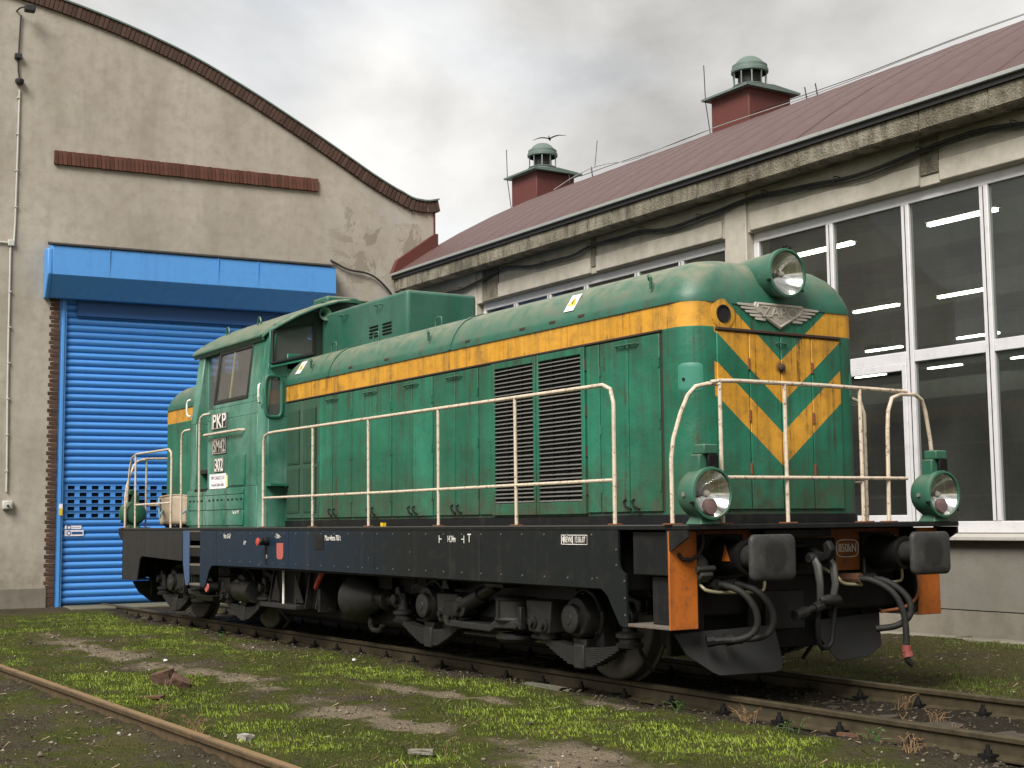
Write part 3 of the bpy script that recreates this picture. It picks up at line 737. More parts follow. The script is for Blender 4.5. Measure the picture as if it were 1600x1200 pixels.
    def window(x0, x1, muls, trans):
        w = MB().box((x0, .10, 5.26-.10), (x1, .17, 5.29)).build('window', 'frame_white', H, bevel=.008)
        MB().box((x0, .10, 1.165), (x1, .17, 1.30)).build('bottom_rail', 'frame_white', w, bevel=.008)
        xs = [x0] + list(muls) + [x1]
        for i, x in enumerate(xs):
            hw = .06 if 0 < i < len(xs)-1 else .05
            xx = x + (.05 if i == 0 else -.05 if i == len(xs)-1 else 0)
            MB().box((xx-hw, .095, 1.30), (xx+hw, .175, 5.16)).build('mullion', 'frame_white', w, bevel=.008)
            if 0 < i < len(xs)-1: MB().box((xx-.005, .090, 1.31), (xx+.005, .10, 5.15)).build('mullion_joint', 'grey_dark', w)
        for i, (a, c) in enumerate(zip(xs[:-1], xs[1:])):
            l_ = a + (.10 if i == 0 else .06); r_ = c - (.10 if i == len(xs)-2 else .06)
            MB().box((l_, .10, 3.22), (r_, .17, 3.36)).build('transom', 'frame_white', w, bevel=.008)
            MB().box((l_, .132, 3.36), (r_, .138, 5.16)).build('pane', 'window_glass', w)
            MB().box((l_, .132, 1.30), (r_, .138, 3.22)).build('pane', 'window_glass', w)
            if trans[i % len(trans)]:
                sf = MB().box((l_, .085, 1.30), (l_+.07, .13, 3.22)).box((r_-.07, .085, 1.30), (r_, .13, 3.22)).box((l_+.07, .086, 1.30), (r_-.07, .13, 1.38)).box((l_+.07, .086, 3.13), (r_-.07, .13, 3.22))
                sf.build('sash', 'frame_white', w, bevel=.006)
        return w
    window(-6.70, -.0, [-5.62, -4.57, -3.50, -2.15, -1.08], (1, 0))
    window(.50, 7.03, [1.93, 3.20, 4.37, 5.70], (0, 1, 0))
    window(7.55, 14.1, [8.9, 10.1, 11.3, 12.7], (0, 1, 0))
    # interior: floor, back wall, ceiling, crane beam
    b((-30, .42, -.06), (16, 24, -.02)).build('hall_floor', 'concrete_slab', H)
    b((-30, 24, -.02), (16, 24.2, 6.6)).box((-30, .42, -.02), (-29.8, 24, 6.6)).box((15.8, .42, -.02), (16, 24, 6.6)).build('back_wall', 'interior_grey', H)
    b((-30, .42, 6.2), (16, 24, 6.3)).build('ceiling', 'interior_grey', H)
    for y in (4.6, 9.5, 14.5, 19): b((-29, y-.1, 5.65), (15.7, y+.1, 6.15)).build('roof_beam', 'interior_grey', H)
    for y in (8.0,): b((-29, y-.12, 3.6), (15.7, y+.12, 3.95)).build('crane_beam', 'interior_grey', H)
    for x in (-20, -13, -6, 1, 8): b((x-.2, 7.8, -.02), (x+.2, 8.2, 5.6)).build('column', 'interior_grey', H)
    for x, y, w, h in ((-2.5, 3.2, 2.4, 1.7), (1.8, 4.0, 1.6, 2.2), (5, 3.5, 2.0, 1.5), (-6, 5, 3.0, 2.2)): b((x, y, -.02), (x+w, y+1.2, h)).build('machine', 'grey_dark', H, bevel=.05)
    return H
hall()
def hall_lights():
    proto = None
    rows = ((6.85, [-2.8, -.45, 2.05, 4.55], 1.12, 'nearest row inside the hall'), (11.95, [-6.6, -4.2, -2.15, .3], 1.05, 'second row inside the hall'), (16.95, [-11.2, -8.6, -5.9, -3.2], 1.05, 'third row inside the hall'), (21.3, [-13.1, -10.5, -7.85, -5.2], 1.15, 'farthest row inside the hall'))
    for y, xs, ln, w in rows:
        for k, x in enumerate(xs):
            e = empty('fluorescent_light', (x, y, 5.3)); tag(e, f'lit fluorescent tube light, {("leftmost", "second from the left", "third from the left", "rightmost")[k]} in the {w}', 'light', 'fluorescent lights in the hall')
            if proto is None:
                a = MB().box((0, -.07, .03), (1.15, .07, .10)).build('housing', 'conduit_grey', e)
                c = MB().cyl((.02, -.022, .0), (1.13, -.022, 0), .017, n=8).cyl((.02, .022, .0), (1.13, .022, 0), .017, n=8).build('tube', 'tube_light', e, smooth=True)
                d = MB().cyl((.3, 0, .1), (.3, 0, .9), .006, n=6).cyl((.85, 0, .1), (.85, 0, .9), .006, n=6).build('hanger', 'conduit_grey', e)
                proto = (a, c, d)
            else:
                for s in proto: inst(s, e)
hall_lights()
def hall_extras():
    # cable clipped along the lintel
    e = empty('facade_cable', (0, YW, 5.4)); tag(e, 'thick black cable sagging in clips along the hall wall under the eaves', 'cable')
    P = []; x = -9.0; rr = random.Random(4)
    while x < 15: P.append((x, -.07-.02*rr.random(), 5.70-5.4+.06*math.sin(x*1.9)+.03*rr.uniform(-1, 1)+(.0 if x > -6 else .02*(x+6)))); x += .45
    MB().tube(P, .024, smooth=1).build('cable_run', 'cable_black', e, smooth=True)
    MB().tube([(p[0], p[1]-.01, p[2]-.045+.02*math.sin(p[0]*4)) for p in P[14:]], .012, smooth=1).build('thin_cable', 'cable_black', e, smooth=True)
    c = None
    for p in P[1::3]:
        if c is None:
            c = MB().tube([(0, .07, .05), (0, -.035, .05), (0, -.035, -.03), (0, .0, -.035)], .007, n=5).build('cable_clip', 'grey_dark', e); c.location = p
        else: inst(c, e, p)
    # two roof ventilators on the slope
    arc0 = lambda y: (6.20-21*math.cos(R(35))) + math.sqrt(21**2-(y-(YW-.40+21*math.sin(R(35))))**2)
    for (x, y, lab) in ((-10.95, 9.3, 'red sheet-metal ventilator box with round cowl, farther one left of the mast wire'), (-4.05, 9.3, 'red sheet-metal ventilator box with round cowl, nearer and larger in view')):
        z = arc0(y)
        v = empty('roof_ventilator', (x, y, z-.16)); v.scale = (.93, .93, .96); tag(v, lab, 'ventilator', 'roof ventilators')
        MB().box((-.55, -.55, -.5), (.55, .55, .62)).build('shaft', 'vent_red', v, bevel=.02)
        MB().prism([(-.70, .60), (.70, .60), (.70, .64), (0, .70), (-.70, .64)], 'x', -.68, .68).build('cap_plate', 'vent_cap', v)
        MB().lathe([(.66, .34), (.80, .34), (.82, .36), (.84, .33)], (0, 0, 0), 'z', 24).build('cowl_base', 'vent_metal', v, smooth=True)
        MB().lathe([(.83, .22), (1.14, .22)], (0, 0, 0), 'z', 20).build('throat', 'grey_dark', v, smooth=True)
        MB().lathe([(1.08, .34), (1.10, .37), (1.16, .37), (1.18, .35), (1.24, .35), (1.27, .30), (1.34, .24), (1.40, .15), (1.43, .0)], (0, 0, 0), 'z', 24).build('cowl_hood', 'vent_cap', v, smooth=True)
        st = None
        for k in range(10):
            a = k*math.pi/5
            if st is None: st = MB().box((.325, -.012, .84), (.34, .012, 1.10)).build('cowl_stay', 'vent_metal', v)
            else: inst(st, v, rot=(0, 0, a))
        MB().tube([(-.62, -.5, -.2), (-.66, -.6, .6), (-.69, -.6, 1.35)], .010, n=5).build('lightning_rod', 'cable_black', v)
    # lightning conductor wire with stands along the roof
    w = empty('lightning_conductor', (0, 0, 0)); y = 8.7; z = arc0(y); w.location = (0, y, z)
    tag(w, 'thin lightning conductor wires on short stands along the hall roof', 'wire')
    MB().tube([(-9.2, -.3, -.1), (-8.7, -.1, .12), (-8.2, 0, .20), (-7.6, 0, .16)]+[(x, 0, .07+.03*math.sin(x)) for x in range(-7, 16, 1)], .009, n=5, smooth=1).build('wire', 'zinc_edge', w)
    MB().tube([(x, .25, .20+.02*math.sin(x*1.3)) for x in range(-9, 16, 1)], .007, n=5, smooth=1).build('wire', 'cable_black', w)
    for x in (-9.0, -8.2, -2.0, -1.75): MB().tube([(x, .05, -.25), (x, -.02, .05), (x-.05, 0, .22)], .012, n=5).build('stand', 'grey_dark', w)
    MB().tube([(-8.2, .05, .2), (-8.1, .05, .75)], .007, n=5).build('rod', 'cable_black', w)
    # gull gliding over the far ventilator
    g = empty('gull', (-10.95, 9.5, arc0(9.5)+1.27)); tag(g, 'small dark bird gliding just above the farther roof ventilator', 'bird')
    bd = MB(); bd.lathe([(-.17, .004), (-.12, .022), (-.02, .042), (.08, .036), (.13, .020), (.155, .004)], (0, 0, 0), 'x', 10)
    for sg in (-1, 1):
        rows = []
        for k, (yy, zz, ch, off) in enumerate(((.02, .02, .12, 0), (.16, .09, .11, .02), (.30, .10, .09, -.01), (.46, .03, .05, -.07), (.55, -.02, .01, -.12))):
            rows.append([(off-ch/2, sg*yy, zz), (off, sg*yy, zz+.012), (off+ch/2, sg*yy, zz), (off, sg*yy, zz-.006)])
        bd.grid(rows, close=True)
    bd.add([(-.15, 0, .01), (-.26, .04, .005), (-.26, -.04, .005), (-.2, 0, .018)], [(0, 1, 3), (0, 3, 2), (0, 2, 1), (1, 2, 3)])
    bd.build('body', 'grey_dark', g, smooth=True); g.rotation_euler = (R(-6), R(6), R(140)); g.scale = (.7, .7, .55)
hall_extras()
# ------------------------------------------------------------------ locomotive
LOCO = empty('locomotive', (0, 0, 0))
tag(LOCO, 'green diesel shunting locomotive with orange chevrons on its nose', 'locomotive')
DK = 1.31          # deck height
SW = 1.465         # half width over the side sills
def arcpts(cx, cy, r, a0, a1, n): return [(cx+r*math.cos(R(a0+(a1-a0)*i/n)), cy+r*math.sin(R(a0+(a1-a0)*i/n))) for i in range(n+1)]

def frame():
    # deck and centre beams
    deck = MB().box((-6.86, -SW, 1.272), (6.86, SW, DK)).build('deck', 'frame_black', LOCO, bevel=.006)
    MB().box((-6.3, -.55, .82), (6.3, -.40, 1.27)).box((-6.3, .40, .82), (6.3, .55, 1.27)).build('main_beam', 'under_black', LOCO)
    MB().box((-3.0, -1.38, .80), (5.9, 1.38, 1.20)).build('frame_core', 'under_black', LOCO)
    MB().box((-6.0, -1.38, .92), (-3.9, 1.38, 1.20)).build('frame_core', 'under_black', LOCO)
    for sg in (-1, 1):
        y0, y1 = sg*SW, sg*(SW-.02)
        T = 1.272
        pan = [
            [(-2.62, T), (-.335, T), (-.335, .835), (-2.62, .825)],
            [(-.327, T), (1.852, T), (1.852, .826), (-.327, .835)],
            [(1.860, T), (3.94, T), (3.94, .82), (1.860, .826)],
            [(3.948, T), (6.008, T), (6.010, 1.04)] + arcpts(6.100, 1.03, .09, 180, 270, 5) + [(6.108, .535), (6.03, .535), (5.97, .60), (5.86, .76), (5.78, .815), (3.948, .82)],
            [(-3.24, T), (-2.628, T), (-2.628, .825), (-2.80, .82), (-2.90, .76), (-3.02, .58), (-3.08, .535), (-3.24, .535)],
            [(-6.60, T), (-3.93, T), (-3.93, .86), (-5.70, .90), (-5.78, .86), (-5.90, .55), (-5.96, .535), (-6.60, .535)],
        ]
        for p in pan:
            MB().prism(p, 'y', y0, y1).build('side_sill_panel', 'frame_side', LOCO)
        MB().box((-6.85, sg*(SW-.01), 1.302), (6.85, sg*(SW+.003), 1.3125)).build('deck_edge_highlight', 'slat_dark', LOCO)  # added pale strip: highlight line of the worn deck edge, put into colour
        # panel that carries the steps behind the cab: worn light blue stile and rungs
        stile = MB().prism([(-3.92, T), (-3.68, T), (-3.66, .60), (-3.70, .535), (-3.80, .535), (-3.90, .82)], 'y', y0, y1).build('step_stile', 'stile_blue', LOCO, bevel=.004)
        for z in (.54, .80, 1.04, 1.25):
            MB().box((-3.66, sg*(SW-.004), z), (-3.25, sg*(SW-.24), z+.03)).build('step_tread', 'tread_grey', LOCO, bevel=.004)
            MB().box((-3.66, sg*(SW-.012), z-.11 if z > .6 else z-.02), (-3.25, sg*(SW-.022), z)).build('step_riser', 'frame_black', LOCO)
        MB().box((-3.67, sg*(SW-.26), .53), (-3.24, sg*(SW-.24), 1.26)).build('step_back', 'void_dark', LOCO)
        # corner step wells at both ends with orange end plates
        for e in (1, -1):
            MB().box((e*6.615, y0, .535), (e*6.635, sg*1.20, 1.262)).build('end_plate', 'plate_orange' if e > 0 else 'frame_black', LOCO, bevel=.004)
            MB().box((e*6.112, y0+sg*-.002, .535), (e*6.612, sg*1.19, .56)).build('corner_step', 'tread_grey', LOCO, bevel=.004)
            MB().box((e*6.112, sg*1.19, .57), (e*6.612, sg*1.17, 1.27)).build('step_well_back', 'frame_black', LOCO)
            MB().box((e*6.30, sg*(SW-.10), .562), (e*6.612, sg*1.192, .92)).build('step_box', 'frame_black', LOCO, bevel=.006)
            MB().box((e*6.13, sg*(SW-.05), .93), (e*6.612, sg*1.192, 1.262)).build('upper_step_box', 'frame_black', LOCO, bevel=.008)
            MB().prism([(e*6.60, 1.27), (e*6.85, 1.27), (e*6.85, 1.22), (e*6.66, 1.12), (e*6.60, 1.12)], 'y', y0+sg*-.001, sg*(SW-.018)).build('deck_gusset', 'frame_black', LOCO)
            # deck edge highlight strip
        # bolts along the sills (too small to pick apart)
        rv = MB()
        for x in [i*.34-2.5 for i in range(25)]:
            for z in (1.235, .885): rv.lathe([(0, .011), (sg*.006, .009), (sg*.008, .0)], (x, y0, z), 'y', 6)
        for z in (.62, .75, .88, 1.0, 1.12): rv.lathe([(0, .011), (sg*.006, .009), (sg*.008, .0)], (6.085 if z < .95 else 5.985, y0, z), 'y', 6)
        tag(rv.build('sill_bolts', 'slat_dark', LOCO), kind='stuff')
    # headstocks
    for e in (1, -1):
        hs = MB().box((e*6.43, -1.19, .92), (e*6.47, 1.19, 1.265)).build('headstock', 'headstock_orange', LOCO, bevel=.005)
        MB().box((e*6.10, -1.15, .60), (e*6.42, 1.15, .95)).build('headstock_beam', 'under_black', LOCO, bevel=.02)
        for a, b in ((-1.10, -.60), (.84, 1.16), (-.58, .40)):
            MB().box((e*6.472, a, .90), (e*6.482, b, 1.19 if a > -.59 else 1.23)).build('headstock_plate', 'under_black', hs, bevel=.004)
        MB().box((e*6.47, -.50, 1.20), (e*6.62, .22, 1.262)).build('under_deck_bracket', 'frame_black', hs, bevel=.006)
        if e > 0:
            text('lettering', '850kN', .098, 'letter_white', hs, face_mat((6.474, .545, 1.10), (0, 1, 0), (0, 0, 1)), sx=.78)
            ov = []
            for i in range(24):
                a = 2*math.pi*i/24; c, s = math.cos(a), math.sin(a)
                ov.append((.545+math.copysign(abs(c)**.55, c)*.125, 1.10+math.copysign(abs(s)**.55, s)*.070))
            MB().tube([(6.474, y, z) for y, z in ov+ov[:1]], .004, n=5).build('lettering_outline', 'letter_white', hs)
grimy('stile_blue', (.045, .085, .17), fade=.25, grime=.5, rough=.5)
grimy('tread_grey', (.11, .095, .075), fade=.3, grime=.8, rough=.7, rust=.35)
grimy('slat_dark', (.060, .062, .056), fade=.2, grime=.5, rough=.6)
frame()

# ------------------------------------------------------------------ hoods
HH, HR, XN = .95, .21, 6.31
def footprint(x0, xn, h, r, n=8):   # open outline: near side rear -> nose -> far side rear
    p = [(x0, -h)] + [(xn-r+r*math.sin(R(90*i/n)), -h+r-r*math.cos(R(90*i/n))) for i in range(n+1)]
    p += [(xn-r+r*math.cos(R(90*i/n)), h-r+r*math.sin(R(90*i/n))) for i in range(n+1)] + [(x0, h)]
    return p
ROOFP = [(-.012, 3.085), (-.012, 3.13), (.004, 3.17), (.035, 3.24), (.085, 3.315), (.155, 3.385), (.25, 3.44), (.36, 3.475), (.52, 3.495), (.72, 3.505), (.90, 3.508)]
def hood(x0, e):
    def fl(pts): return [(e*x, y) for x, y in pts]
    body = MB().grid([[(x, y, z) for x, y in fl(footprint(x0, XN, HH, HR))] for z in (DK, 2.2, 3.13)]).build('hood' , 'hood_paint', LOCO, smooth=True, sharp=30)
    rows = []
    for d, z in ROOFP:
        h = HH-d; dx = d*.62
        r = max(.06, HR+.03-d*.12) if d < .6 else .05
        r = min(r, h*.9)
        rows.append([(x, y, z) for x, y in fl(footprint(x0, XN-dx, h, r))])
    rf = MB().grid(rows)
    roof = rf.build('hood_roof', 'roof_paint', LOCO, smooth=True, sharp=50)
    # base skirt and the dark drip moulding over the doors
    MB().grid([[(x, y, z) for x, y in fl(footprint(x0, XN+o, HH+o, HR))] for o, z in ((.012, DK), (.012, DK+.075), (.0, DK+.08))]).build('hood_skirt', 'frame_black', LOCO, smooth=True, sharp=30)
    return body, roof
HB, HRF = hood(-1.6, 1)
hood(4.15, -1)
def plate(name, a, b, par, mat='hood_paint', bev=.006):
    return MB().box(a, b).build(name, mat, par, bevel=bev)
def hood_doors():
    # drip rail above the side doors
    for sg in (-1, 1):
        MB().box((-1.58, sg*(HH+.000), 2.868), (5.97, sg*(HH+.022), 2.886)).build('drip_rail', 'rust_dark', LOCO, bevel=.004)
        # blank doors with a gap all round
        spans = [(-.575, -.215), (-.195, .295), (.315, .785), (.797, 1.275), (1.300, 1.745), (1.757, 2.190), (2.215, 2.655), (2.667, 3.105), (3.125, 3.36), (4.93, 5.115), (5.13, 5.52), (5.532, 5.945)]
        for k, (a, b) in enumerate(spans):
            d = plate('hood_door', (a, sg*HH, 1.415), (b, sg*(HH+.020), 2.855), LOCO)
            if b-a > .3:
                # hinge pins, upper T latch, lower handle
                hx = a+.008 if k % 2 == 0 else b-.008
                for z in (1.62, 2.12, 2.62): MB().cyl((hx, sg*(HH+.022), z-.04), (hx, sg*(HH+.022), z+.04), .010, n=8).build('hinge', 'hood_paint', d)
                lx = b-.05 if k % 2 == 0 else a+.05
                MB().tube([(lx-.09, sg*(HH+.02), 2.80), (lx-.085, sg*(HH+.045), 2.805), (lx+.085, sg*(HH+.045), 2.805), (lx+.09, sg*(HH+.02), 2.80)], .009, n=6).build('upper_latch', 'louvre_paint', d)
                MB().tube([(lx, sg*(HH+.02), 1.52), (lx, sg*(HH+.05), 1.50), (lx+.03, sg*(HH+.05), 1.46), (lx+.11, sg*(HH+.05), 1.435)], .009, n=6).build('lower_handle', 'under_black', d)
        for x in (-.585, -.205, .305, 1.2875, 2.2025, 3.115, 5.1225, 5.955): MB().box((x-.009, sg*HH, 1.41), (x+.009, sg*(HH+.004), 2.86)).build('door_gap', 'rust_dark', LOCO)
        # two vertical-louvre doors next to the cab
        for a, b in ((-1.56, -1.085), (-1.075, -.595)):
            d = plate('louvre_door', (a, sg*HH, 1.415), (b, sg*(HH+.018), 2.855), LOCO, 'louvre_paint')
            for z0, z1 in ((1.50, 2.02), (2.10, 2.74)):
                MB().box((a+.055, sg*(HH+.0175), z0), (b-.055, sg*(HH+.0195), z1)).build('louvre_gap', 'void_dark', d); fr = MB(); x = a+.06
                fr.box((a+.05, sg*(HH+.018), z0-.015), (b-.05, sg*(HH+.027), z0)).box((a+.05, sg*(HH+.018), z1), (b-.05, sg*(HH+.027), z1+.015))
                while x < b-.07: fr.box((x, sg*(HH+.017), z0), (x+.022, sg*(HH+.034), z1)); x += .036
                tag(fr.build('louvre_fins', 'louvre_paint', d), kind='stuff')
            MB().lathe([(0, .018), (sg*.02, .014)], ((a+b)/2, sg*(HH+.018), 2.3), 'y', 8, cap1=True).build('door_knob', 'pipe_blue', d)
        # radiator grille: frame, dark duct, slats
        g = MB()
        G0, G1, Z0, Z1 = 3.375, 4.915, 1.405, 2.860; mid = (G0+G1)/2
        for x0, x1 in ((G0, G0+.055), (mid-.045, mid-.006), (mid+.006, mid+.045), (G1-.055, G1)): g.box((x0, sg*HH, Z0), (x1, sg*(HH+.035), Z1))
        for z0, z1 in ((Z0, 1.515), (Z1-.06, Z1)): g.box((G0+.055, sg*HH, z0), (mid-.045, sg*(HH+.033), z1)).box((mid+.045, sg*HH, z0), (G1-.055, sg*(HH+.033), z1))
        gr = g.build('grille_frame', 'hood_paint', LOCO, bevel=.005)
        gd = MB().box((G0+.056, sg*(HH+.003), 1.516), (mid-.046, sg*(HH+.006), Z1-.061)).box((mid+.046, sg*(HH+.003), 1.516), (G1-.056, sg*(HH+.006), Z1-.061)).build('grille_duct', 'void_dark', gr)
        s0 = None; n = 33; pz = (Z1-.06-1.515)/n
        for i in range(n):
            for x in (G0+.055, mid+.045):
                z = 1.515+(i+.5)*pz
                if s0 is None:
                    w = mid-.045-(G0+.055)
                    s0 = MB().hexa([(0, sg*(HH+.008), -.002), (w, sg*(HH+.008), -.002), (w, sg*(HH+.034), -.012), (0, sg*(HH+.034), -.012), (0, sg*(HH+.008), .003), (w, sg*(HH+.008), .003), (w, sg*(HH+.034), -.006), (0, sg*(HH+.034), -.006)]).build('grille_slat', 'slat_grey', gr)
                    s0.location = (x, 0, z)
                else: inst(s0, gr, (x, 0, z+random.uniform(-.002, .002)), (0, random.uniform(-.006, .006), 0))
        for x in (G0+.27, G0+.50, mid+.25, mid+.48): MB().box((x, sg*(HH+.007), 1.516), (x+.012, sg*(HH+.022), Z1-.061)).build('grille_bar', 'under_black', gr)
        for z in (1.62, 1.95, 2.3, 2.7): MB().cyl((G1+.004, sg*(HH+.02), z-.05), (G1+.004, sg*(HH+.02), z+.05), .012, n=8).build('hinge', 'rust_dark', gr)
    # nose doors (four leaves) and the ledge above them
    xs = [(-.685, -.352), (-.342, -.006), (.006, .342), (.352, .685)]
    for e in (1, -1):
        for k, (a, b) in enumerate(xs):
            d = plate('nose_door', (e*XN, a, 1.425), (e*(XN+.018), b, 2.845), LOCO)
            for z in (1.75, 2.18, 2.60) if k in (0, 3) else (): MB().cyl((e*(XN+.020), b if k < 2 else a, z-.045), (e*(XN+.020), b if k < 2 else a, z+.045), .011, n=8).build('hinge', 'rust_hinge', d)
        MB().box((e*XN, -.69, 2.858), (e*(XN+.030), .69, 2.882)).build('nose_ledge', 'rust_dark', LOCO, bevel=.005)
    MB().tube([(XN+.018, -.05, 2.78), (XN+.035, -.05, 2.785), (XN+.035, .05, 2.785), (XN+.018, .05, 2.78)], .008, n=6).build('nose_latch', 'louvre_paint', LOCO)
    MB().lathe([(.017, .035), (.04, .03), (.05, .012)], (XN, 0, 2.585), 'x', 10, cap1=True).build('nose_lock', 'rust_dark', LOCO)
    # small round-cornered hatch on the near corner, sand filler
    for sg in (-1, 1):
        c = Vector((XN-HR+HR*math.sin(R(12)), sg*(HH-HR+HR*math.cos(R(12))), 2.475))
        h = MB(); HW, HZ, HC = .105, .115, .035
        for off in (.006,):
            rows_ = []
            for k in range(13):
                pz = -HZ+2*HZ*k/12; ex = max(0, abs(pz)-(HZ-HC)); wz = HW-HC+math.sqrt(max(0, HC*HC-ex*ex))
                row_ = []
                for q in range(11):
                    th = R(42)+(-wz+2*wz*q/10)/HR; dv = Vector((math.sin(th), sg*math.cos(th), 0)); p_ = Vector((XN-HR, sg*(HH-HR), 2.475+pz))
                    row_.append(tuple(p_+dv*(HR+(off if 0 < k < 12 and 0 < q < 10 else .001))))
                rows_.append(row_)
            h.grid(rows_)
        hh_ = h.build('corner_hatch', 'hatch_paint', LOCO, smooth=True, sharp=40)
        kh = Vector((XN-HR+(HR+.012)*math.sin(R(28)), sg*(HH-HR+(HR+.012)*math.cos(R(28))), 2.46)); dv = Vector((math.sin(R(28)), sg*math.cos(R(28)), 0))
        MB().cyl(kh-dv*.004, kh+dv*.004, .012, n=10).build('hatch_lock', 'void_dark', hh_)
    # headlamp port left of the badge
    o = MB().lathe([(0, .125), (.006, .125), (.008, .118)], (XN, -.60, 2.995), 'x', 28, cap1=True).build('sounder_plate', 'hood_paint', LOCO, smooth=True)
    MB().lathe([(.008, .075), (.016, .072), (.016, .062), (.009, .060)], (XN, -.60, 2.995), 'x', 24, cap1=True).build('sounder_mesh', 'void_dark', o, smooth=True)
grimy('hatch_paint', (.026, .185, .125), fade=.4, grime=.2, rough=.35)
grimy('rust_dark', (.045, .024, .015), fade=.1, grime=.5, rough=.7)
grimy('rust_hinge', (.16, .05, .015), fade=.2, grime=.6, rough=.75)
grimy('pipe_blue', (.03, .07, .2), fade=.1, grime=.3, rough=.5)
hood_doors()

def winged_badge():
    # maker's badge: shield with letters between two stepped wings
    x = XN
    b = MB().prism([(-.265, 3.115), (.265, 3.115), (.275, 3.08), (.245, 3.035), (.0, 2.905), (-.245, 3.035), (-.275, 3.08)], 'x', x, x+.022).build('badge_shield', 'alu_letter', LOCO, bevel=.004)
    MB().prism([(-.215, 3.092), (.215, 3.092), (.22, 3.07), (.20, 3.045), (.0, 2.940), (-.20, 3.045), (-.22, 3.07)], 'x', x+.021, x+.0235).build('badge_field', 'badge_dark', b)
    rim = [(-.235, 3.10), (.235, 3.10), (.245, 3.075), (.22, 3.038), (.0, 2.922), (-.22, 3.038), (-.245, 3.075), (-.235, 3.10)]
    MB().tube([(x+.023, y, z) for y, z in rim], .007, n=6).build('badge_rim', 'alu_letter', b)
    text('badge_letters', 'ZAPO', .125, 'alu_letter', b, face_mat((x+.025, 0, 3.038), (0, 1, 0), (0, 0, 1)), depth=.004, sx=1.2)
    for sg in (-1, 1):
        for k, (y0, y1, z) in enumerate(((.25, .445, 3.088), (.24, .405, 3.060), (.22, .36, 3.032), (.19, .31, 3.004), (.15, .255, 2.978))):
            MB().prism([(sg*y0, z-.013), (sg*y1, z-.010), (sg*(y1+.012), z+.006), (sg*y0, z+.014)], 'x', x, x+.016).build('badge_feather', 'alu_letter', b, bevel=.002, seg=1)
grimy('badge_dark', (.33, .30, .25), fade=.2, grime=.6, rough=.6)
winged_badge()

def roof_details():
    # overlapping roof sheets: raised joints that follow the hood section
    for x, w in ((2.55, .05), (-.35, .05)):
        rows = []
        for xx, o in ((x-w/2, -.01), (x-w/2, .010), (x+w/2, .010), (x+w/2, -.01)):
            near = [(xx, -(HH-d+o*.7), z+o) for d, z in ROOFP]; rows.append(near + [(xx, -y, z) for _, y, z in reversed(near)])
        MB().grid(rows).build('roof_joint', 'roof_paint', HRF, smooth=True, sharp=40)
    # lifting eyes and hooks along the rounded edge
    for x in (5.80, 2.05, -.9):
        MB().tube([(x-.05, -.90, 3.33), (x-.02, -.93, 3.36), (x+.03, -.95, 3.33), (x+.02, -.94, 3.24)], .014, n=6).build('roof_hook', 'lamp_green', HRF)
    for x, y in ((3.6, .25), (-.9, -.62), (1.6, -.55), (.2, -.6)):
        MB().tube([(x-.07, y, 3.47), (x-.07, y, 3.56), (x-.05, y, 3.58), (x+.05, y, 3.58), (x+.07, y, 3.56), (x+.07, y, 3.47)], .010, n=6, smooth=1).build('roof_handle', 'lamp_green', HRF)
    for i, x in enumerate((4.4, 4.85, 3.9, 2.9, 1.15, .25)): MB().box((x-.05, -HH-.012, 3.12), (x+.05, -HH+.02, 3.155)).build('roof_cleat', 'rust_dark', HRF, bevel=.005)
    # fan dome
    MB().lathe([(3.50, .62), (3.54, .60), (3.57, .45), (3.59, .2), (3.595, 0)], (2.9, .25, 0), 'z', 28).build('fan_dome', 'roof_paint', HRF, smooth=True)
    # warning stickers on the curve
    for x in (-1.30, 4.62):
        a, b = Vector((x, -HH+.03, 3.215)), Vector((x, -HH+.125, 3.36))
        up = (b-a).normalized(); rt = Vector((1, 0, 0)); nrm = rt.cross(up); c = (a+b)/2 + nrm*.012
        m4 = face_mat(c, rt, up)
        s = MB().box((-.075, -.095, -.001), (.075, .095, .001)).xf(m4).build('warning_sticker', 'paper_white', LOCO)
        MB().prism([(-.062, -.035), (.062, -.035), (0, .075)], 'z', .001, .0025).xf(m4).build('warning_triangle', 'sign_yellow', s)
        MB().prism([(-.006, -.015), (.010, -.015), (.002, .012), (.014, .012), (-.004, .048), (-.008, .015), (-.016, .015)], 'z', .0025, .0035).xf(m4).build('warning_bolt', 'ink_black', s)
    # silencer housing between cab and fan
    b = MB().box((-1.598, -.47, 3.40), (.72, .47, 4.03)).build('silencer_housing', 'roof_box', LOCO, bevel=.045, seg=3)
    for x in (-.9, .05): MB().tube([(x-.07, -.47, 3.93), (x-.07, -.53, 3.93), (x+.07, -.53, 3.93), (x+.07, -.47, 3.93)], .009, n=6, smooth=1).build('grab_handle', 'lamp_green', b)
    for x0 in (-.22, .12):
        for z in (3.56, 3.60, 3.64, 3.68):
            MB().hexa([(x0, -.468, z), (x0+.22, -.468, z), (x0+.22, -.474, z), (x0, -.474, z), (x0, -.468, z+.026), (x0+.22, -.468, z+.026), (x0+.22, -.486, z+.012), (x0, -.486, z+.012)]).build('louvre', 'under_black', b)
grimy('roof_box', (.010, .090, .058), fade=.45, grime=.35, rough=.45, streak=.35, dust=.35, bump=.2)
roof_details()

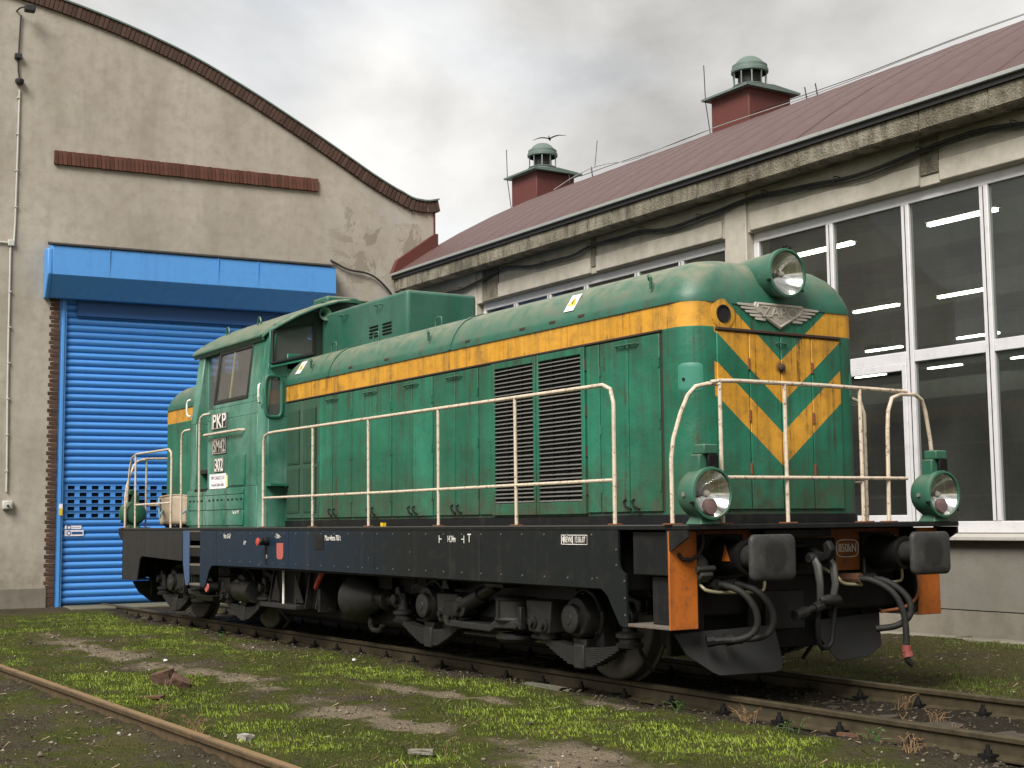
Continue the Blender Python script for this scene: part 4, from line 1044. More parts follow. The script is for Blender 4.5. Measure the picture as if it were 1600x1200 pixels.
# ------------------------------------------------------------------ lamps
def headlamp(name, c, r, back, e=1, marker=True, stand=True, label=None):
    L = MB().lathe(([(-back, r*.55), (-back+.02, r*.8), (-back*.75, r*.93), ] if stand else [(-back, r*.90), (-.10, r*.95)]) + [(-.05, r*.97), (-.045, r*1.02), (0, r*1.04), (.012, r*1.02), (.016, r*.93), (.002, r*.90)], (0, 0, 0), 'x', 32, cap0=True)
    o = L.build(name, 'lamp_green', LOCO, smooth=True, sharp=35)
    o.location = c; o.rotation_euler = (0, 0, 0 if e > 0 else math.pi)
    prof = [(-r*.75*(1-(k/8)**2), max(.004, r*.9*k/8)) for k in range(9)]; prof = [(-r*.75+(-t)*0+(r*.75)*(q/(r*.9))**2*0.98, q) for t, q in prof]
    MB().lathe(prof, (0, 0, 0), 'x', 32).build('reflector', 'reflector', o, smooth=True, sharp=80)
    MB().lathe([(-.004, r*.90), (.002, r*.6), (.006, r*.3), (.007, .0)], (0, 0, 0), 'x', 32).build('lens', 'lens_glass', o, smooth=True)
    MB().lathe([(-r*.70, .02), (-r*.45, .022), (-r*.35, .030), (-r*.25, .02), (-r*.22, 0)], (0, 0, 0), 'x', 12).build('bulb', 'glass_bulb', o, smooth=True)
    for a in (80, 200, 320): MB().cyl((-.02, r*1.05*math.cos(R(a)), r*1.05*math.sin(R(a))), (.012, r*1.07*math.cos(R(a)), r*1.07*math.sin(R(a))), .012, n=6).build('rim_screw', 'under_black', o)
    if marker:
        mk = MB().lathe([(-.05, .058), (-.012, .058), (-.010, .05), (-.012, 0)], (0, 0, -r*.5), 'x', 20).build('marker_lamp', 'marker_red', o, smooth=True)
    if stand:
        MB().hexa([(-.20, -.10, -(c[2]-DK)), (-.02, -.10, -(c[2]-DK)), (-.02, .10, -(c[2]-DK)), (-.20, .10, -(c[2]-DK)), (-.17, -.06, -r*.8), (-.05, -.06, -r*.8), (-.05, .06, -r*.8), (-.17, .06, -r*.8)]).build('lamp_foot', 'lamp_green', o, bevel=.008)
        MB().box((-.16, -.075, r*.80), (-.05, .03, r+.10)).box((-.15, -.05, r+.10), (-.02, .085, r+.175)).build('lamp_bracket', 'lamp_green', o, bevel=.01)
        MB().box((-.05, -.01, r*.9), (-.02, .09, r+.10)).build('lamp_clip', 'under_black', o, bevel=.008)
        MB().box((-.12, -r*1.01, -.02), (-.09, -r*.95, .01)).build('side_catch', 'slat_grey', o)
    return o
plain('glass_bulb', (.55, .5, .42), .25); grimy('marker_red', (.20, .11, .11), fade=.3, grime=.3, rough=.3)
for e in (1, -1):
    for sg in (-1, 1): headlamp('headlamp', (e*6.89, sg*1.255, 1.538), .190, .24, e)
    headlamp('headlamp', (e*6.43, 0, 3.36), .200, .30, e, marker=False, stand=False)
MB().tube([(6.38, -.02, 3.54), (6.42, -.02, 3.58), (6.40, .03, 3.60)], .012, n=6).build('lamp_wingnut', 'under_black', LOCO)
rows = []
for x, rr, zc in ((6.34, .190, 3.36), (6.20, .186, 3.36), (6.08, .184, 3.36), (5.96, .180, 3.355), (5.88, .165, 3.35), (5.83, .135, 3.345), (5.80, .09, 3.34), (5.79, .03, 3.34)):
    rows.append([(x, rr*math.cos(2*math.pi*i/24), zc+rr*math.sin(2*math.pi*i/24)) for i in range(24)])
MB().grid(rows, close=True).build('lamp_fairing', 'roof_paint', LOCO, smooth=True, sharp=60)

# ------------------------------------------------------------------ cab
grimy('soot_green', (.012, .03, .02), fade=.05, grime=.7, rough=.7, dirt=(.008, .008, .007))
CX0, CX1, CY, CYT, ZT0, ZT1 = -4.15, -1.60, 1.30, 1.175, 2.74, 3.78
def cab_y(z): return CY if z < ZT0 else CY+(CYT-CY)*(z-ZT0)/(ZT1-ZT0)
def cab():
    cab = MB()
    RD = [(-3.90, -3.44)]     # door recess on the side (x range)
    for sg in (-1, 1):
        def panel(x0, x1, z0, z1, th=.04):
            zs = [z0] + ([ZT0] if z0 < ZT0 < z1 else []) + [z1]
            for a, b in zip(zs[:-1], zs[1:]):
                ya, yb = cab_y(a+1e-6), cab_y(b-1e-6)
                cab.hexa([(x0, sg*ya, a), (x1, sg*ya, a), (x1, sg*(ya-th), a), (x0, sg*(ya-th), a), (x0, sg*yb, b), (x1, sg*yb, b), (x1, sg*(yb-th), b), (x0, sg*(yb-th), b)])
        W0, W1, WZ0, WZ1 = -3.27, -2.10, 2.98, 3.66
        panel(-3.43, -1.70, 1.83, 2.90); panel(-3.31, -1.70, 2.90, WZ0); panel(-3.31, W0, WZ0, WZ1); panel(W1, -1.70, WZ0, WZ1); panel(-3.31, -1.70, WZ1, ZT1)
        panel(-4.12, -3.90, 1.83, ZT1)
        cab.box((-4.15, sg*CY, DK), (-1.70, sg*(CY-.04), 1.83))
        # rounded front corner post
        rows = []
        for z in (DK, ZT0, ZT1):
            y = cab_y(z-1e-6 if z == ZT1 else z-1e-6); rows.append([(-1.70+.10*math.sin(R(15*i)), sg*(y-.10+.10*math.cos(R(15*i))), z) for i in range(7)] + [(-1.70, sg*(y-.12), z)])
        cab.grid(rows, close=True)
        # recess walls for the side door
        yd = 1.145
        def jamb(x0, x1, z0, z1):
            zs = [z0] + ([ZT0] if z0 < ZT0 < z1 else []) + [z1]
            for a, b in zip(zs[:-1], zs[1:]):
                ya, yb = cab_y(a+1e-6)-.002, cab_y(b-1e-6)-.002
                cab.hexa([(x0, sg*ya, a), (x1, sg*ya, a), (x1, sg*(yd-.03), a), (x0, sg*(yd-.03), a), (x0, sg*yb, b), (x1, sg*yb, b), (x1, sg*(yd-.03), b), (x0, sg*(yd-.03), b)])
        jamb(-3.445, -3.432, 1.83, 2.90); jamb(-3.325, -3.312, 2.90, ZT1); jamb(-3.899, -3.885, 1.83, ZT1)
    # front wall: x = CX1, holes for the upper wide windows and the walkway doors' lights
    def wallx(x, th):
        ys = [-1.20, -1.16, -.60, -.47, .47, .60, 1.16, 1.20]
        cab.box((x, -1.20, DK), (x-th, -.94, 2.70)); cab.box((x, .94, DK), (x-th, 1.20, 2.70))
        for s in (-1, 1):
            cab.box((x, s*1.03, 2.70), (x-th, s*.94, 3.20)); cab.box((x, s*1.20, 3.20), (x-th, s*.94, 3.36))
            cab.box((x, s*.94, 3.30), (x-th, s*.47, 3.50))
            cab.box((x, s*1.18, 3.36), (x-th, s*1.15, 3.80))
            MB().hexa([(x+.0, s*1.16, 3.76), (x, s*.58, 3.92), (x-th, s*.58, 3.92), (x-th, s*1.16, 3.76), (x, s*1.12, 3.86), (x, s*.58, 4.10), (x-th, s*.58, 4.10), (x-th, s*1.12, 3.86)]).build('cab_brow', 'soot_green', LOCO)
            MB().box((x, s*.58, 3.50), (x-th, s*.47, 4.06)).build('window_post', 'soot_green', LOCO)
            cab.hexa([(x, s*1.16, 3.34), (x, s*.58, 3.48), (x-th, s*.58, 3.48), (x-th, s*1.16, 3.34), (x, s*1.16, 3.37), (x, s*.58, 3.52), (x-th, s*.58, 3.52), (x-th, s*1.16, 3.37)])
        MB().box((x, -.469, 3.40), (x-th, .469, 4.2)).build('cab_brow', 'soot_green', LOCO)
        cab.box((x, -.94, DK), (x-th, .94, 3.40))
    wallx(CX1, .04); wallx(CX0+.04, .04)
    cb = cab.build('cab', 'cab_paint', LOCO, bevel=.006, seg=1)
    # cab roof
    prof = [(-1.235, 3.715), (-1.245, 3.745), (-1.20, 3.80), (-1.05, 3.905), (-.85, 4.02), (-.6, 4.135), (-.3, 4.235), (0, 4.27)]
    prof = prof + [(-y, z) for y, z in reversed(prof[:-1])]
    rows = []
    xs = [(-4.24, 0), (-3.0, 0), (-1.80, 0), (-1.62, 1)]
    for x, k in xs:
        rows.append([(x if not k else (-1.60 if abs(y) < 1.1 else -1.60-.10*((abs(y)-1.1)/.15)), y, z) for y, z in prof])
    inner = [[(x, y*.975, z-.045) for x, y, z in r] for r in rows]
    rm = MB(); rm.grid(rows); rm.grid(inner)
    rm.grid([rows[0], inner[0]]); rm.grid([rows[-1], inner[-1]]); rm.grid([[r[0] for r in rows], [r[0] for r in inner]]); rm.grid([[r[-1] for r in rows], [r[-1] for r in inner]])
    rf = rm.build('cab_roof', 'roof_paint', LOCO, smooth=True, sharp=45)
    for sg in (-1, 1):
        vp = [(y, z) for y, z in prof if y < -.2] + [(-.12, 4.26)]
        vm = MB(); A_ = [(-1.61 if abs(y) < 1.1 else -1.61-.10*((abs(y)-1.1)/.15), -sg*y if sg > 0 else y, z+.004) for y, z in vp]; B_ = [(-1.60+.16*min(1, (1.26-abs(y))/.3)-(.10*((abs(y)-1.1)/.15) if abs(y) > 1.1 else 0), -sg*y if sg > 0 else y, z-.03) for y, z in vp]
        vm.grid([A_, B_]); vm.grid([[(a, b, c-.02) for a, b, c in A_], [(a, b, c-.02) for a, b, c in B_]]); vm.grid([B_, [(a, b, c-.02) for a, b, c in B_]])
        vm.build('window_visor', 'roof_paint', rf, smooth=True, sharp=40)
    MB().box((-2.25, -.30, 4.21), (-1.80, .16, 4.33)).build('roof_vent', 'roof_paint', rf, bevel=.03)
    for x in (-3.9, -2.75): MB().tube([(x-.06, -.85, 3.99), (x-.05, -.85, 4.09), (x, -.85, 4.13), (x+.05, -.85, 4.09), (x+.06, -.85, 3.99)], .013, n=6, smooth=1).build('lifting_eye', 'lamp_green', rf)
    # rain gutter lip over the side window
    MB().tube([(-4.2, -1.245, 3.725), (-1.75, -1.245, 3.725)], .014, n=6).build('rain_lip', 'roof_paint', rf)
    for sg in (-1, 1):
        # side windows: frames of two sliding lights
        W0, W1, WZ0, WZ1 = -3.27, -2.10, 2.98, 3.66
        def yy(z, o): return sg*(cab_y(z)+o)
        def quad(x0, x1, z0, z1, o0, o1):
            return [(x0, yy(z0, o0), z0), (x1, yy(z0, o0), z0), (x1, yy(z0, o1), z0), (x0, yy(z0, o1), z0), (x0, yy(z1, o0), z1), (x1, yy(z1, o0), z1), (x1, yy(z1, o1), z1), (x0, yy(z1, o1), z1)]
        f = MB()
        for q in ((W0-.02, W0+.035, WZ0-.02, WZ1+.02), (W1-.035, W1+.02, WZ0-.02, WZ1+.02)): f.hexa(quad(*q, .012, -.03))
        for q in ((W0+.035, W1-.035, WZ0-.02, WZ0+.03), (W0+.035, W1-.035, WZ1-.03, WZ1+.02)): f.hexa(quad(*q, .012, -.03))
        wf = f.build('side_window_frame', 'rubber_seal', LOCO, bevel=.006)
        MB().hexa(quad(-2.74, -2.72, WZ0+.03, WZ1-.03, .006, -.02)).build('window_bar', 'brass_dull', wf)
        MB().hexa(quad(W0+.035, W1-.035, WZ0+.03, WZ1-.03, -.006, -.010)).build('pane', 'cab_glass', wf)
        for x in (-3.12, -2.50): MB().hexa(quad(x-.03, x+.03, WZ1+.015, WZ1+.055, .022, .0)).build('window_roller', 'rubber_seal', wf)
        # recessed entrance door with its own light
        yd = sg*1.145
        dr = MB().box((-3.884, yd, 1.86), (-3.326, yd-sg*.03, 2.93)).box((-3.884, yd, 3.66), (-3.326, yd-sg*.03, 3.78)).box((-3.884, yd, 2.93), (-3.85, yd-sg*.03, 3.66)).box((-3.35, yd, 2.93), (-3.326, yd-sg*.03, 3.66)).build('cab_door', 'cab_paint', LOCO, bevel=.004)
        MB().box((-3.85, yd-sg*.012, 2.93), (-3.35, yd-sg*.016, 3.66)).build('pane', 'cab_glass', dr)
        MB().box((-3.70, yd+sg*.002, 2.2), (-3.62, yd+sg*.04, 2.23)).build('door_handle', 'brass_dull', dr)
        MB().box((-3.90, sg*(CY+.02), 1.80), (-3.43, sg*1.12, 1.835)).build('door_sill', 'frame_black', LOCO, bevel=.006)
        # grab rails either side of the entrance, and the short bar below the plates
        MB().tube([(-4.30, sg*1.36, DK), (-4.30, sg*1.37, 2.55), (-4.25, sg*1.37, 2.66), (-4.12, sg*1.30, 2.68)], .016, n=8, smooth=1).build('grab_rail', 'rail_cream', LOCO, smooth=True)
        MB().tube([(-3.55, sg*1.37, DK), (-3.56, sg*1.38, 2.70), (-3.50, sg*1.38, 2.83), (-3.38, sg*1.29, 2.85)], .016, n=8, smooth=1).build('grab_rail', 'rail_cream', LOCO, smooth=True)
        MB().tube([(-3.44, sg*1.30, 2.545), (-3.42, sg*1.36, 2.555), (-2.14, sg*1.36, 2.555), (-2.12, sg*1.30, 2.555)], .018, n=8).build('hand_bar', 'rail_cream', LOCO, smooth=True)
        # lower locker panels with vents
        for a, b in ((-4.20, -3.46), (-3.45, -2.78), (-2.77, -2.12)):
            for z0, z1 in ((DK+.03, 1.535), (1.545, 1.735), (1.742, 1.815)):
                lp = MB().box((a, sg*CY, z0), (b, sg*(CY+.014), z1)).build('locker_panel', 'cab_paint', LOCO, bevel=.003, seg=1)
                if z1 == 1.735:
                    for k in range(4): MB().box((a+.10+k*.15, sg*(CY+.013), 1.66), (a+.17+k*.15, sg*(CY+.017), 1.685)).build('vent_slot', 'void_dark', lp)
        MB().box((-2.665, sg*CY, 1.85), (-2.085, sg*(CY+.014), 2.245)).build('side_hatch', 'cab_paint', LOCO, bevel=.004)
    # front and rear windows
    for x, e in ((CX1, 1), (CX0, -1)):
        for s in (-1, 1):
            p = [(s*1.15, 3.37), (s*.585, 3.515), (s*.585, 3.90), (s*1.15, 3.765)]
            wf = MB(); q = [(y, z) for y, z in p]
            wf.tube([(x+e*.004, y, z) for y, z in q+q[:1]], .022, n=6)
            w_ = wf.build('end_window_frame', 'rubber_seal', LOCO)
            MB().prism(p, 'x', x-e*.012, x-e*.016).build('pane', 'cab_glass', w_)
            MB().hexa([(x, s*1.18, 3.315), (x, s*.56, 3.465), (x+e*.07, s*.56, 3.455), (x+e*.07, s*1.18, 3.305), (x, s*1.18, 3.33), (x, s*.56, 3.48), (x+e*.07, s*.56, 3.463), (x+e*.07, s*1.18, 3.313)]).build('window_ledge', 'cab_paint', w_)
            r = [(s*(1.125+.115*math.copysign(abs(math.cos(a))**.5, math.cos(a))), 2.95+.26*math.copysign(abs(math.sin(a))**.4, math.sin(a))) for a in [2*math.pi*i/24 for i in range(24)]]
            d_ = MB().tube([(x+e*.004, y, z) for y, z in r+r[:1]], .020, n=6).build('door_window_frame', 'cab_dark', LOCO, smooth=True)
            MB().prism(r, 'x', x-e*.010, x-e*.014).build('pane', 'cab_glass', d_)
            MB().tube([(x-e*.02, s*1.30, 2.86), (x+e*.03, s*1.34, 2.88), (x+e*.03, s*1.34, 3.08), (x-e*.02, s*1.30, 3.10)], .014, n=6, smooth=1).build('corner_grip', 'letter_white', LOCO)
            MB().box((x, s*1.22, 1.82), (x+e*.16, s*.98, 1.85)).build('wall_shelf', 'cab_dark', LOCO)
    # horn under the brim
    hn = MB().lathe([(-.30, .02), (-.12, .028), (-.03, .05), (.0, .085), (.004, .088), (-.004, .078), (-.04, .04), (-.1, .018)], (-1.42, -.50, 4.02), 'x', 20).build('horn', 'lamp_green', LOCO, smooth=True)
    # interior: floor, desk, seat, dark lining low down
    MB().box((-4.1, -1.24, 2.05), (-1.66, 1.24, 2.10)).build('cab_floor', 'grey_dark', LOCO)
    MB().box((-2.3, -.9, 2.10), (-1.68, .9, 2.95)).build('control_desk', 'cab_dark', LOCO, bevel=.04)
    MB().box((-3.3, .3, 2.5), (-2.85, .8, 2.6)).box((-3.35, .3, 2.6), (-3.25, .8, 3.3)).build('driver_seat', 'grey_dark', LOCO, bevel=.04)
    # plates and lettering on the near and far cab side
    for sg in (-1, 1):
        rt = (1, 0, 0) if sg < 0 else (-1, 0, 0); yp = sg*(CY+.012)
        def number_plate(x0, x1, z0, z1, s, size, mat, sx):
            p = MB().box((x0, sg*CY, z0), (x1, yp, z1)).build('number_plate', 'plate_black', LOCO, bevel=.012)
            pr = [(x0+.012, z0+.012), (x1-.012, z0+.012), (x1-.012, z1-.012), (x0+.012, z1-.012), (x0+.012, z0+.012)]
            MB().tube([(x, sg*(CY+.012), z) for x, z in pr], .006, n=5).build('plate_rim', 'alu_letter', p)
            text('plate_letters', s, size, mat, p, face_mat(((x0+x1)/2, sg*(CY+.0135), (z0+z1)/2-.005), rt, (0, 0, 1)), depth=.002, sx=sx, bold=.0025)
        number_plate(-3.265, -2.725, 2.615, 2.83, 'PKP', .265, 'letter_white', 1.12)
        number_plate(-3.23, -2.74, 2.28, 2.495, 'SM42', .235, 'alu_letter', .80)
        number_plate(-3.16, -2.82, 2.04, 2.235, '302', .235, 'letter_white', .85)
        pp = MB().box((-3.335, sg*(CY+.004), 1.825), (-2.73, sg*(CY+.010), 2.022)).build('paper_notice', 'paper_white', LOCO)
        MB().box((-2.73, sg*(CY+.003), 1.84), (-2.675, sg*(CY+.008), 1.995)).build('sticker_edge', 'sticker_cream', pp)
        text('notice_text', 'PKP CARGO S.A.', .066, 'ink_black', pp, face_mat((-3.03, sg*(CY+.0105), 1.965), rt, (0, 0, 1)), depth=.0008)
        text('notice_text', 'Pomorski Zakład Spółki', .055, 'ink_black', pp, face_mat((-3.03, sg*(CY+.0105), 1.875), rt, (0, 0, 1)), depth=.0008, sx=.85)
        text('lettering', 'Rep. lok. 1NT', .062, 'letter_white', LOCO, face_mat((-2.36, sg*(CY+.0148), 1.505), rt, (0, 0, 1)), depth=.0008, sx=.62)
plain('sticker_cream', (.72, .68, .30), .6)
cab()

def sill_lettering():
    y = -SW-.0022
    def T(s, x, z, size, sx=.7): text('lettering', s, size, 'letter_white', LOCO, face_mat((x, y, z), (1, 0, 0), (0, 0, 1)), depth=.0008, sx=sx)
    T('Masa własna 70,0 t', .86, 1.19, .085, .62); T('⊢14,24m⊣', 3.43, 1.19, .085, .60) if False else T('14,24m', 3.43, 1.19, .085, .62)
    for x in (3.20, 3.66): MB().box((x-.004, y-.001, 1.155), (x+.004, y+.001, 1.225)).build('lettering', 'letter_white', LOCO)
    for a, b in ((3.205, 3.245), (3.615, 3.655)): MB().box((a, y-.001, 1.187), (b, y+.001, 1.195)).build('lettering', 'letter_white', LOCO)
    T('T', 3.755, 1.198, .11, 1.0); T('- 7,50m -', -.64, 1.205, .075, .62); T('Ham. O-GP', -2.26, 1.20, .085, .58)
    T('8 P', -1.66, 1.12, .07, .8)
    p = MB().box((5.235, -SW-.0025, 1.155), (5.605, -SW+.003, 1.235)).build('inspection_plate', 'plate_black', LOCO)
    MB().tube([(a, -SW-.003, b) for a, b in ((5.238, 1.158), (5.602, 1.158), (5.602, 1.232), (5.238, 1.232), (5.238, 1.158))], .0035, n=4).build('plate_rim', 'letter_white', p)
    for x in (5.275, 5.40): MB().box((x-.002, -SW-.0045, 1.158), (x+.002, -SW-.002, 1.232)).build('plate_rim', 'letter_white', p)
    for s, x in (('N', 5.256), ('REV', 5.315 if False else 5.315), ('NS', 5.375), ('13.06.07', 5.50)): text('plate_letters', s, .070, 'letter_white', p, face_mat((x, -SW-.0032, 1.194), (1, 0, 0), (0, 0, 1)), depth=.0008, sx=.62)
    # red brake valve knob with its pull rod, a pink plate, a blank sheet
    k = MB().lathe([(0, .05), (-.05, .05), (-.055, .045), (-.10, .045), (-.115, .03)], (-.93, -SW, 1.145), 'y', 16, cap1=True).build('valve_knob', 'frame_black', LOCO, smooth=True)
    MB().lathe([(-.115, .048), (-.128, .046), (-.135, .02)], (-.96, -SW, 1.140), 'y', 16, cap0=True, cap1=True).build('knob_cap', 'red_paint', k, smooth=True)
    MB().tube([(-.93, -SW-.03, 1.10), (-.93, -SW-.035, .98), (-.92, -SW-.03, .87)], .009, n=6).build('pull_rod', 'under_black', k)
    MB().box((-.99, -SW-.008, .94), (-.96, -SW, .985)).build('valve_mark', 'letter_white', LOCO)
    MB().prism([(-.665, 1.125), (-.475, 1.125), (-.475, .965), (-.51, .935), (-.63, .935), (-.665, .965)], 'y', -SW-.006, -SW).build('data_plate', 'pink_plate', LOCO, bevel=.003)
    MB().box((.385, -SW-.005, 1.06), (.63, -SW, 1.235)).build('blank_plate', 'frame_black', LOCO, bevel=.003)
    MB().box((1.86, -1.40, 1.311), (1.91, -1.36, 1.35)).build('deck_marker', 'sign_yellow', LOCO)
sill_lettering()

# ------------------------------------------------------------------ handrails
def rails():
    for sg in (-1, 1):
        y = sg*1.405
        r = MB().tube([(-1.235, y, DK), (-1.24, y, 2.20), (-1.235, y, 2.36), (-1.20, y, 2.42), (-1.08, y, 2.445), (-.9, y, 2.45), (2.4, y, 2.44), (5.60, y, 2.43), (5.76, y, 2.43), (5.86, y, 2.39), (5.90, y, 2.28), (5.90, y, 2.1), (5.895, y, DK)], .0170, n=8).build('side_handrail', 'rail_cream', LOCO, smooth=True)
        MB().tube([(-1.235, y, 1.665), (2.0, y, 1.66), (5.895, y, 1.665)], .0145, n=8).build('middle_rail', 'rail_cream', r, smooth=True)
        for x in (.20, 1.60, 3.08, 4.46): MB().tube([(x, y, DK), (x+random.uniform(-.01, .01), y, 2.43)], .0155, n=8).build('post', 'rail_cream', r, smooth=True)
        for x in (-1.235, .2, 1.6, 3.08, 4.46, 5.895): MB().box((x-.055, y-.035, DK), (x+.055, y+.035, DK+.012)).build('post_foot', 'rust_hinge', r, bevel=.003)
        # short rail from the cab back to the rear end
        r2 = MB().tube([(-4.60, y, DK), (-4.60, y, 2.28), (-4.62, y, 2.38), (-4.72, y, 2.43), (-6.20, y, 2.43), (-6.42, y, 2.38), (-6.52, y, 2.22), (-6.66, y, 1.6), (-6.70, y, DK)], .0170, n=8).build('rear_side_handrail', 'rail_cream', LOCO, smooth=True)
        MB().tube([(-4.60, y, 1.665), (-6.25, y, 1.66)], .0145, n=8).build('middle_rail', 'rail_cream', r2, smooth=True)
        MB().tube([(-6.22, y, DK), (-6.24, y, 2.43)], .0155, n=8).build('post', 'rail_cream', r2, smooth=True)
    for e in (1, -1):
        x = e*6.78
        def P(*pts): return [(e*a, b, c) for a, b, c in pts]
        f = MB().tube(P((6.77, -1.14, 2.375), (6.78, -1.05, 2.388), (6.78, -.9, 2.395), (6.78, 0, 2.40), (6.78, .97, 2.39)), .0170, n=8).build('end_handrail', 'rail_cream', LOCO, smooth=True)
        MB().tube(P((6.64, -1.43, DK), (6.64, -1.43, 1.80), (6.645, -1.41, 1.95), (6.66, -1.35, 2.14), (6.68, -1.29, 2.28), (6.70, -1.23, 2.345), (6.74, -1.15, 2.365), (6.78, -1.065, 2.365)), .0170, n=8).build('corner_bend', 'rail_cream', f, smooth=True)
        MB().tube(P((6.78, .715, DK), (6.78, .735, 2.05), (6.78, .75, 2.22), (6.78, .80, 2.33), (6.78, .90, 2.365), (6.78, 1.08, 2.37), (6.77, 1.17, 2.33), (6.76, 1.22, 2.24), (6.74, 1.29, 2.0), (6.72, 1.34, 1.75), (6.70, 1.36, DK)), .0170, n=8).build('corner_bend', 'rail_cream', f, smooth=True)
        for y in (-1.062, -.40, .425): MB().tube(P((6.78, y, DK), (6.78, y, 2.39)), .0155, n=8).build('post', 'rail_cream', f, smooth=True)
        for y in (-1.43, -1.062, -.40, .425, .715): MB().box((e*(6.78 if y > -1.2 else 6.64)-.045, y-.06, DK), (e*(6.78 if y > -1.2 else 6.64)+.045, y+.06, DK+.012)).build('post_foot', 'rust_hinge', f, bevel=.003)
        MB().tube(P((6.795, -1.062, 1.66), (6.795, 0, 1.665), (6.795, .93, 1.668)), .0145, n=8).build('middle_rail', 'rail_cream', f, smooth=True)
rails()
